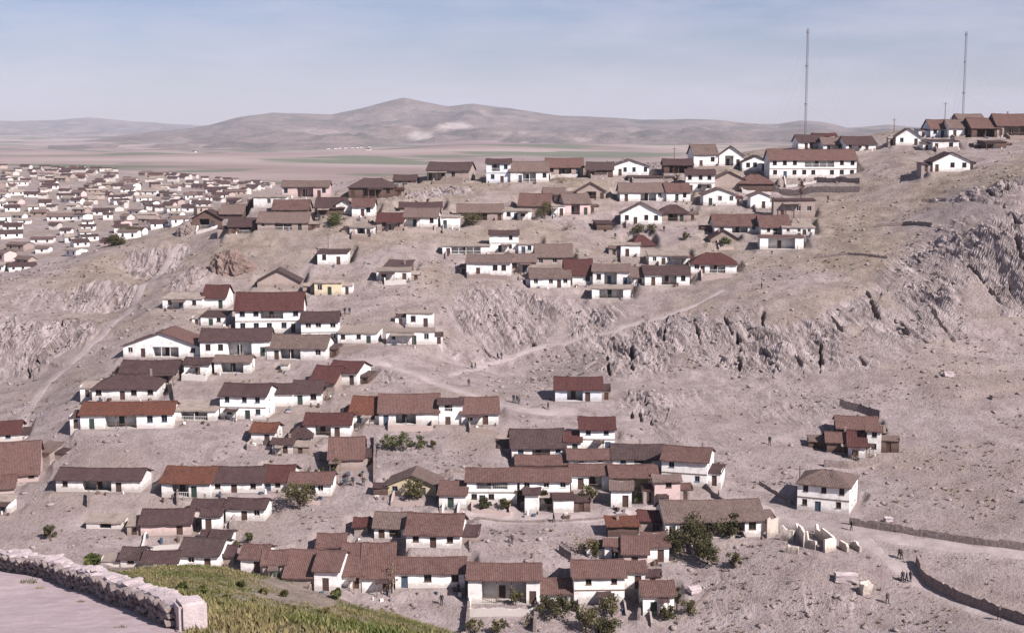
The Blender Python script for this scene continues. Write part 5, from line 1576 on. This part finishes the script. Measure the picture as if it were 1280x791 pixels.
near_bush(300, 775, 14, 22, 'o', 'olive tussock bush in the middle of the knoll')
for i_, (a_, b_, c_, d_) in enumerate([(282, 756, 10, 16), (315, 760, 8, 14), (340, 782, 10, 20), (365, 765, 7, 12), (255, 742, 8, 14), (385, 785, 9, 18), (330, 742, 6, 12), (300, 733, 6, 12), (440, 782, 8, 16), (355, 745, 6, 10), (230, 735, 7, 12), (405, 768, 7, 14)]):
    near_bush(a_, b_, c_, d_, 'ogo'[i_ % 3], 'low weedy clump growing in the grass of the knoll')
near_bush(418, 748, 12, 16, 'g', 'small bush on the far edge of the knoll')

for i_, (a_, b_, c_, d_) in enumerate([(36, 728, 8, 22), (98, 733, 7, 14), (108, 739, 7, 12), (150, 784, 4, 16), (100, 752, 4, 9), (50, 735, 4, 12)]):   # platform_tuft
    x_, y_, z_ = hit(a_, b_, 20, 60); pr_ = random.Random(i_); q = MB(); sz_ = d_ * y_ / F
    for k_ in range(90):
        an_ = pr_.uniform(0, 6.28); ro_ = sz_ * 0.5 * math.sqrt(pr_.random()); bx_ = Vector((math.cos(an_) * ro_, math.sin(an_) * ro_, -0.02)); hh_ = c_ * y_ / F * pr_.uniform(.4, 1)
        dr_ = Vector((pr_.uniform(-1, 1), pr_.uniform(-1, 1), 0)) * 0.05; sd_ = Vector((-dr_.y, dr_.x, 0)).normalized() * 0.012
        q.add([bx_ - sd_, bx_ + sd_, bx_ + dr_ + Vector((0, 0, hh_))], [(0, 1, 2)])
    o_ = q.build('grass_tuft', LM['g' if i_ < 3 else 'y'], None, (x_, y_, float(gsheet([x_], [y_])[0])))
    tag(o_, ['broad green grass tuft on the dusty platform under the parapet', 'green grass tuft at the parapet foot beside a second', 'second green grass tuft at the parapet foot', 'flat dry tuft out on the dusty platform', 'tiny dry tuft on the dusty platform', 'dry tuft near the broad green tuft on the platform'][i_], 'grass tuft', kind='stuff')

# ------------------------------------------------------------------ grass on the knoll, tussocks and scree on the slopes
def grass_blades():
    rng = np.random.default_rng(4)
    N = 34000
    u = rng.uniform(-0.38, 0.03, N * 2); y = rng.uniform(26, 120, N * 2)
    g = bil(grass, gu, gy, u, y)
    ok = rng.random(N * 2) < g * 0.9
    u, y = u[ok][:N], y[ok][:N]; x = u * y; z = gsheet(x, y)
    n = len(x); B = 5
    ang = rng.uniform(0, 2 * np.pi, (n, B)); hh = rng.uniform(0.05, 0.15, (n, B)); wd = rng.uniform(0.02, 0.05, (n, B)); le = rng.uniform(0.02, 0.16, (n, B))
    cx, cy = x[:, None] + rng.normal(0, .12, (n, B)), y[:, None] + rng.normal(0, .12, (n, B))
    ca, sa = np.cos(ang), np.sin(ang)
    zz = np.repeat(z[:, None], B, 1)
    v = np.stack([np.stack([cx - sa * wd, cy + ca * wd, zz - 0.05], -1), np.stack([cx + sa * wd, cy - ca * wd, zz - 0.05], -1), np.stack([cx + ca * le, cy + sa * le, zz + hh], -1)], 2).reshape(-1, 3)
    me = bpy.data.meshes.new('grass'); m = len(v) // 3
    me.vertices.add(len(v)); me.vertices.foreach_set('co', v.astype(np.float32).ravel())
    me.loops.add(len(v)); me.loops.foreach_set('vertex_index', np.arange(len(v), dtype=np.int32))
    me.polygons.add(m); me.polygons.foreach_set('loop_start', np.arange(0, len(v), 3, dtype=np.int32))
    me.materials.append(M['grassblade']); me.update(calc_edges=True)
    tag(link('grass', me), 'rough green and straw grass covering the knoll', 'grass', kind='stuff')
def grass_mat():
    m, nt, b = new_mat('grass_blades', 0.85)
    p = geo_pos(nt)
    n1 = noise(nt, p, 0.22, 4, 0.65); n2 = noise(nt, p, 3.0, 2, 0.6)
    c = mix(nt, ramp(nt, n1, 0.42, 0.60), (0.066, 0.082, 0.022), (0.165, 0.132, 0.066))
    c = mix(nt, ramp(nt, n2, 0.5, 0.7, 0, 0.6), c, (0.30, 0.25, 0.12))
    nt.links.new(c, b.inputs['Base Color'])
    return m
M['grassblade'] = grass_mat()
grass_blades()

def scatter(name, N, seed, mk, weight, mat, label, cat, ylo=172, yhi=420, smooth=False):
    rng = np.random.default_rng(seed)
    u = rng.uniform(-0.40, 0.40, N * 4); y = rng.uniform(ylo, yhi, N * 4)
    ok = rng.random(N * 4) < weight(u, y)
    u, y = u[ok][:N], y[ok][:N]; x = u * y
    z = gsheet(x, y)
    Vs, Fs = [], []; o = 0
    pr = random.Random(seed)
    for a, b, c in zip(x, y, z):
        v, f = mk(pr); v = v + np.array([a, b, c])
        Vs.append(v); Fs.append(f + o); o += len(v)
    V = np.concatenate(Vs); Fq = np.concatenate(Fs)
    me = bpy.data.meshes.new(name)
    me.vertices.add(len(V)); me.vertices.foreach_set('co', V.astype(np.float32).ravel())
    me.loops.add(Fq.size); me.loops.foreach_set('vertex_index', Fq.ravel().astype(np.int32))
    me.polygons.add(len(Fq)); me.polygons.foreach_set('loop_start', np.arange(0, Fq.size, 3, dtype=np.int32))
    me.materials.append(mat); me.update(calc_edges=True)
    return tag(link(name, me), label, cat, kind='stuff')
_ico = bmesh.new(); bmesh.ops.create_icosphere(_ico, subdivisions=1, radius=1)
ICV = np.array([v.co[:] for v in _ico.verts]); ICF = np.array([[v.index for v in f.verts] for f in _ico.faces]); _ico.free()
def mk_stone(pr):
    s = min(0.075 / max(pr.random(), 0.05) ** 0.7, 0.5)
    k = np.array([pr.uniform(.65, 1.35) for _ in range(len(ICV))])[:, None]
    a = pr.uniform(0, 6.28); c, sn = math.cos(a), math.sin(a)
    v = ICV * k * np.array([s * pr.uniform(.8, 1.5), s, s * pr.uniform(.45, .8)])
    v = np.stack([v[:, 0] * c - v[:, 1] * sn, v[:, 0] * sn + v[:, 1] * c, v[:, 2] + s * 0.15], 1)
    return v, ICF
def mk_tuft(pr):
    n = 9; s = min(0.14 / max(pr.random(), 0.08) ** 0.6, 0.55); V = []; Fc = []
    for i in range(n):
        a = pr.uniform(0, 6.28); l = s * pr.uniform(.5, 1.1); w = s * 0.22; h = s * pr.uniform(.35, .9)
        ca, sa = math.cos(a), math.sin(a)
        V += [(-sa * w, ca * w, -0.05), (sa * w, -ca * w, -0.05), (ca * l, sa * l, h)]; Fc.append((3 * i, 3 * i + 1, 3 * i + 2))
    return np.array(V), np.array(Fc)
def w_stone(u, y):
    r = bil(rock, gu, gy, u, y); p = bil(pathm, gu, gy, u, y); pw = bil(PADW, gu, gy, u, y)
    x = u * y
    cl = np.clip(fbm(x / 12, y / 12, seed=400, oct=2) * 1.2 + 0.45, 0.08, 1)
    return np.clip(cl * (0.35 + r) * (1 - p) * (1 - 0.97 * pw), 0, 1)
def w_tuft(u, y):
    p = bil(pathm, gu, gy, u, y); pw = bil(PADW, gu, gy, u, y); x = u * y
    cl = np.clip(fbm(x / 9, y / 9, seed=420, oct=3) * 1.3 + 0.05, 0.01, 1)
    return np.clip(cl * (1 - p) * (1 - 0.97 * pw), 0, 1)
M['scree'] = plain_mat('scree_stone', (0.25, 0.205, 0.195), 0.95, 0.5, 0.8)
scatter('scree_stones', 11000, 11, mk_stone, w_stone, M['scree'], 'loose grey stones strewn over the bare hillside', 'stones')
LM['t'] = leaf_mat('tussock_dry', (0.12, 0.095, 0.06), (0.19, 0.15, 0.095), (0.085, 0.08, 0.04))
scatter('dry_tussocks', 9000, 12, mk_tuft, w_tuft, LM['t'], 'low dry tussocks dotted over the bare hillside', 'tussocks')

# ------------------------------------------------------------------ radio masts and poles
def mast(px, ytop, ybase, wpx, lab, d):
    u, t1 = ray(px, ytop)
    x = u * d; zb = float(gsheet([x], [d])[0]); zt = t1 * d
    Hm = zt - zb; r = wpx * d / F / 2 * 1.15
    root = empty('radio_mast', (x, d, zb))
    L3 = [(r * math.cos(a), r * math.sin(a)) for a in (R(90), R(210), R(330))]
    for lx, ly in L3:
        q = MB(); q.tube((lx, ly, -0.5), (lx, ly, Hm), r * 0.17, r * 0.17, 5); q.build('leg', M['metal'], root)
    q = MB(); n = int(Hm / (r * 2.6)); dz = Hm / n
    for i in range(n):
        for k in range(3):
            a, b = L3[k], L3[(k + 1) % 3]
            q.tube((*a, i * dz), (*b, (i + 1) * dz), r * 0.07, r * 0.07, 3); q.tube((*a, (i + 1) * dz), (*b, (i + 1) * dz), r * 0.07, r * 0.07, 3)
    q.build('lattice', M['metal'], root)
    q = MB()
    for hz in (0.35, 0.68, 0.97):
        q.tube((0, 0, Hm * hz - 0.15), (0, 0, Hm * hz + 0.15), r * 1.5, r * 1.5, 6)
    q.build('guy_collar', M['metal'], root)
    for k in range(3):
        a = R(90 + 120 * k)
        gx, gy2 = math.cos(a) * Hm * 0.45, math.sin(a) * Hm * 0.45
        gz = float(gsheet([x + gx], [d + gy2])[0]) - zb
        q = MB()
        for hz in (0.35, 0.68, 0.97): q.tube((0, 0, Hm * hz), (gx, gy2, gz), 0.012, 0.012, 3)
        q.build('guy_wire', M['metal'], root)
    tag(root, lab, 'mast', 'radio masts on the skyline')
mast(1010, 36, 172, 2.4, 'slender lattice radio mast behind the small roofs at the very big terrace', 452)
mast(1208, 40, 146, 2.2, 'slender lattice radio mast behind the long roofs of the east crest', 452)
def pole(px, ytop, d, lab):
    u, t1 = ray(px, ytop); x = u * d; zb = float(gsheet([x], [d])[0]); h = t1 * d - zb
    root = empty('utility_pole', (x, d, zb))
    q = MB(); q.tube((0, 0, -0.5), (0, 0, h), 0.13, 0.09, 6); q.build('post', M['wood'], root)
    q = MB(); q.box(-0.7, 0.7, -0.06, 0.06, h - 0.6, h - 0.48); q.build('crossarm', M['wood'], root)
    tag(root, lab, 'pole', 'poles on the skyline')
pole(1118, 148, 425, 'short wooden pole beside the first east crest house')
pole(1182, 128, 440, 'tall wooden pole behind the bluish east crest front')
pole(843, 184, 412, 'wooden pole behind the porch house on the crest')
pole(410, 291, 340, 'single wooden pole above the house with the rubbly roof')
pole(1000, 582, 222, 'pole beside the square stone house by the road')

# ------------------------------------------------------------------ people
M['skin'] = plain_mat('skin', (0.36, 0.22, 0.16), 0.7, 0.1); M['hair'] = plain_mat('hair', (0.02, 0.016, 0.014), 0.8, 0.2)
CL = {'k': plain_mat('cloth_black', (0.022, 0.020, 0.024), 0.9, 0.3), 'n': plain_mat('cloth_brown', (0.07, 0.05, 0.042), 0.9, 0.3), 'u': plain_mat('cloth_navy', (0.028, 0.032, 0.055), 0.9, 0.3), 'g': plain_mat('cloth_grey', (0.11, 0.10, 0.105), 0.9, 0.3), 'r': plain_mat('cloth_red', (0.20, 0.045, 0.04), 0.9, 0.3)}
def person_mesh(stride, armf, top, bot):
    V = [(0, 0, .95), (0, .01, 1.15), (0, .01, 1.36), (0, 0, 1.50), (0, -.02, 1.60), (0, -.02, 1.72),
         (.10, 0, .90), (.11, -stride * .5, .50), (.11, -stride * .62, .09), (.12, -stride * .62 - .16, .04),
         (-.10, 0, .90), (-.11, stride * .5, .50), (-.11, stride * .72, .11), (-.12, stride * .72 - .15, .05),
         (.19, .01, 1.40), (.25, armf * .5, 1.14), (.24, armf - .06, .90), (.235, armf - .10, .80),
         (-.19, .01, 1.40), (-.25, -armf * .5, 1.14), (-.24, -armf - .04, .90), (-.235, -armf - .07, .80)]
    E = [(0, 1), (1, 2), (2, 3), (3, 4), (4, 5), (0, 6), (6, 7), (7, 8), (8, 9), (0, 10), (10, 11), (11, 12), (12, 13), (2, 14), (14, 15), (15, 16), (16, 17), (2, 18), (18, 19), (19, 20), (20, 21)]
    rad = [.15, .14, .155, .06, .095, .09, .10, .065, .045, .035, .10, .065, .045, .035, .065, .048, .038, .034, .065, .048, .038, .034]
    me = bpy.data.meshes.new('person_skel'); me.from_pydata(V, E, [])
    ob = bpy.data.objects.new('person_skel', me); COL.objects.link(ob)
    md = ob.modifiers.new('skin', 'SKIN'); sb = ob.modifiers.new('sub', 'SUBSURF'); sb.levels = 1; sb.render_levels = 1
    for i, sv in enumerate(me.skin_vertices[0].data):
        sv.radius = (rad[i] * (1.15 if i < 3 else 1), rad[i] * (.8 if i < 3 else 1)); sv.use_root = (i == 0)
    bpy.context.view_layer.update()
    dg = bpy.context.evaluated_depsgraph_get()
    out = bpy.data.meshes.new_from_object(ob.evaluated_get(dg))
    bpy.data.objects.remove(ob)
    out.materials.clear()
    for m in (CL[top], CL[bot], M['skin'], M['hair']): out.materials.append(m)
    for f in out.polygons:
        c = f.center
        k = 0 if c.z > .88 else 1
        if c.z > 1.49: k = 2 if (c.y < -0.03 and c.z < 1.70) else 3
        if abs(c.x) > .20 and c.z < .87: k = 2
        if c.z < .08: k = 3
        f.material_index = k; f.use_smooth = True
    out.name = 'person'
    return out
PM = [person_mesh(.26, .16, 'k', 'k'), person_mesh(.06, .03, 'u', 'n'), person_mesh(.20, -.12, 'n', 'k'), person_mesh(.04, .10, 'g', 'u'), person_mesh(.10, .04, 'r', 'k')]
PW = ['person in black walking', 'person in navy jacket standing', 'person in brown jacket walking', 'person in grey jacket standing', 'person in red top standing']
for px, py, k, rz, wh_ in [
    (590, 462, 0, 70, 'first of a pair on the cliff path'), (594, 461, 2, 80, 'second of a pair on the cliff path'), (622, 450, 0, 100, 'ahead of a pair higher on the cliff path'), (627, 449, 1, 60, 'behind on the higher cliff path'),
    (586, 483, 2, 20, 'alone below the cliff path'), (642, 503, 1, 0, 'in a group of three on the gravel path, west end'), (646, 504, 0, 40, 'in a group of three on the gravel path, centre'), (649, 505, 3, 200, 'in a group of three on the gravel path, east end'),
    (685, 512, 0, 90, 'alone on the gravel path near the red roofed house under rocks'), (1124, 698, 0, 30, 'beside a companion on the valley road'), (1127, 699, 2, 60, 'companion on the valley road'), (1149, 706, 0, 10, 'at the top of the curving stone wall'),
    (1128, 727, 1, 0, 'left in a group of three on the lower road'), (1133, 728, 0, 60, 'middle in a group of three on the lower road'), (1138, 727, 3, 120, 'right in a group of three on the lower road'),
    (1109, 754, 2, 40, 'crossing the rough valley floor'), (1249, 775, 0, 20, 'below the curving stone wall'), (1064, 663, 0, 90, 'by the road near the square stone house'), (962, 556, 0, 0, 'on the slope above the square stone house'),
    (898, 625, 2, 80, 'on the street by the tall east end house'), (552, 756, 0, 0, 'in the yard below the long neat house'), (573, 742, 2, 60, 'at the corner of the long neat house'), (441, 607, 1, 0, 'left of two in the lane by the plain shed'), (454, 607, 2, 30, 'right of two in the lane by the plain shed'),
    (431, 393, 0, 0, 'left of two on the open slope above the flat roof'), (437, 393, 1, 0, 'right of two on the open slope above the flat roof'), (952, 362, 0, 90, 'on the slope below the big hipped roof'), (830, 290, 0, 0, 'below the big bright gable'), (769, 299, 1, 0, 'left of the small brown shed'),
    (1035, 252, 2, 0, 'by the terrace wall under the very big terrace'), (692, 653, 0, 90, 'on the street by the empty earth yard'), (640, 680, 2, 0, 'in the middle of the empty earth yard'), (512, 525, 1, 0, 'before the broad house of the middle terrace'), (518, 526, 4, 0, 'before the broad house of the middle terrace')]:
    x, y, z = visible_hit(px, py); z = float(gsheet([x], [y])[0])
    o = link('person', PM[k], None, (x, y, z - 0.01), R(rz)); o.scale = (1.02, 1.02, 1.0)
    lab = (PW[k] + ' ' + wh_).split()[:16]
    tag(o, ' '.join(lab), 'person', 'people about the hillside')

# ------------------------------------------------------------------ the air
hz_m = bpy.data.materials.new('haze_air'); hz_m.use_nodes = True
nt = hz_m.node_tree; nt.nodes.clear()
ho = nt.nodes.new('ShaderNodeOutputMaterial'); hv = nt.nodes.new('ShaderNodeVolumePrincipled')
hv.inputs['Color'].default_value = (0.84, 0.87, 1.0, 1)
hv.inputs['Density'].default_value = 0.000048
hv.inputs['Anisotropy'].default_value = 0.0
nt.links.new(hv.outputs[0], ho.inputs['Volume'])
q = MB(); zl = float(VZ.min()) - 40.0; zl = min(zl, -140.0)
q.box(-22500, 22500, -400, 21500, zl, 420)
hz = q.build('haze', hz_m)
tag(hz, 'thin pale haze filling the air over the valley and plain', 'haze', kind='stuff')
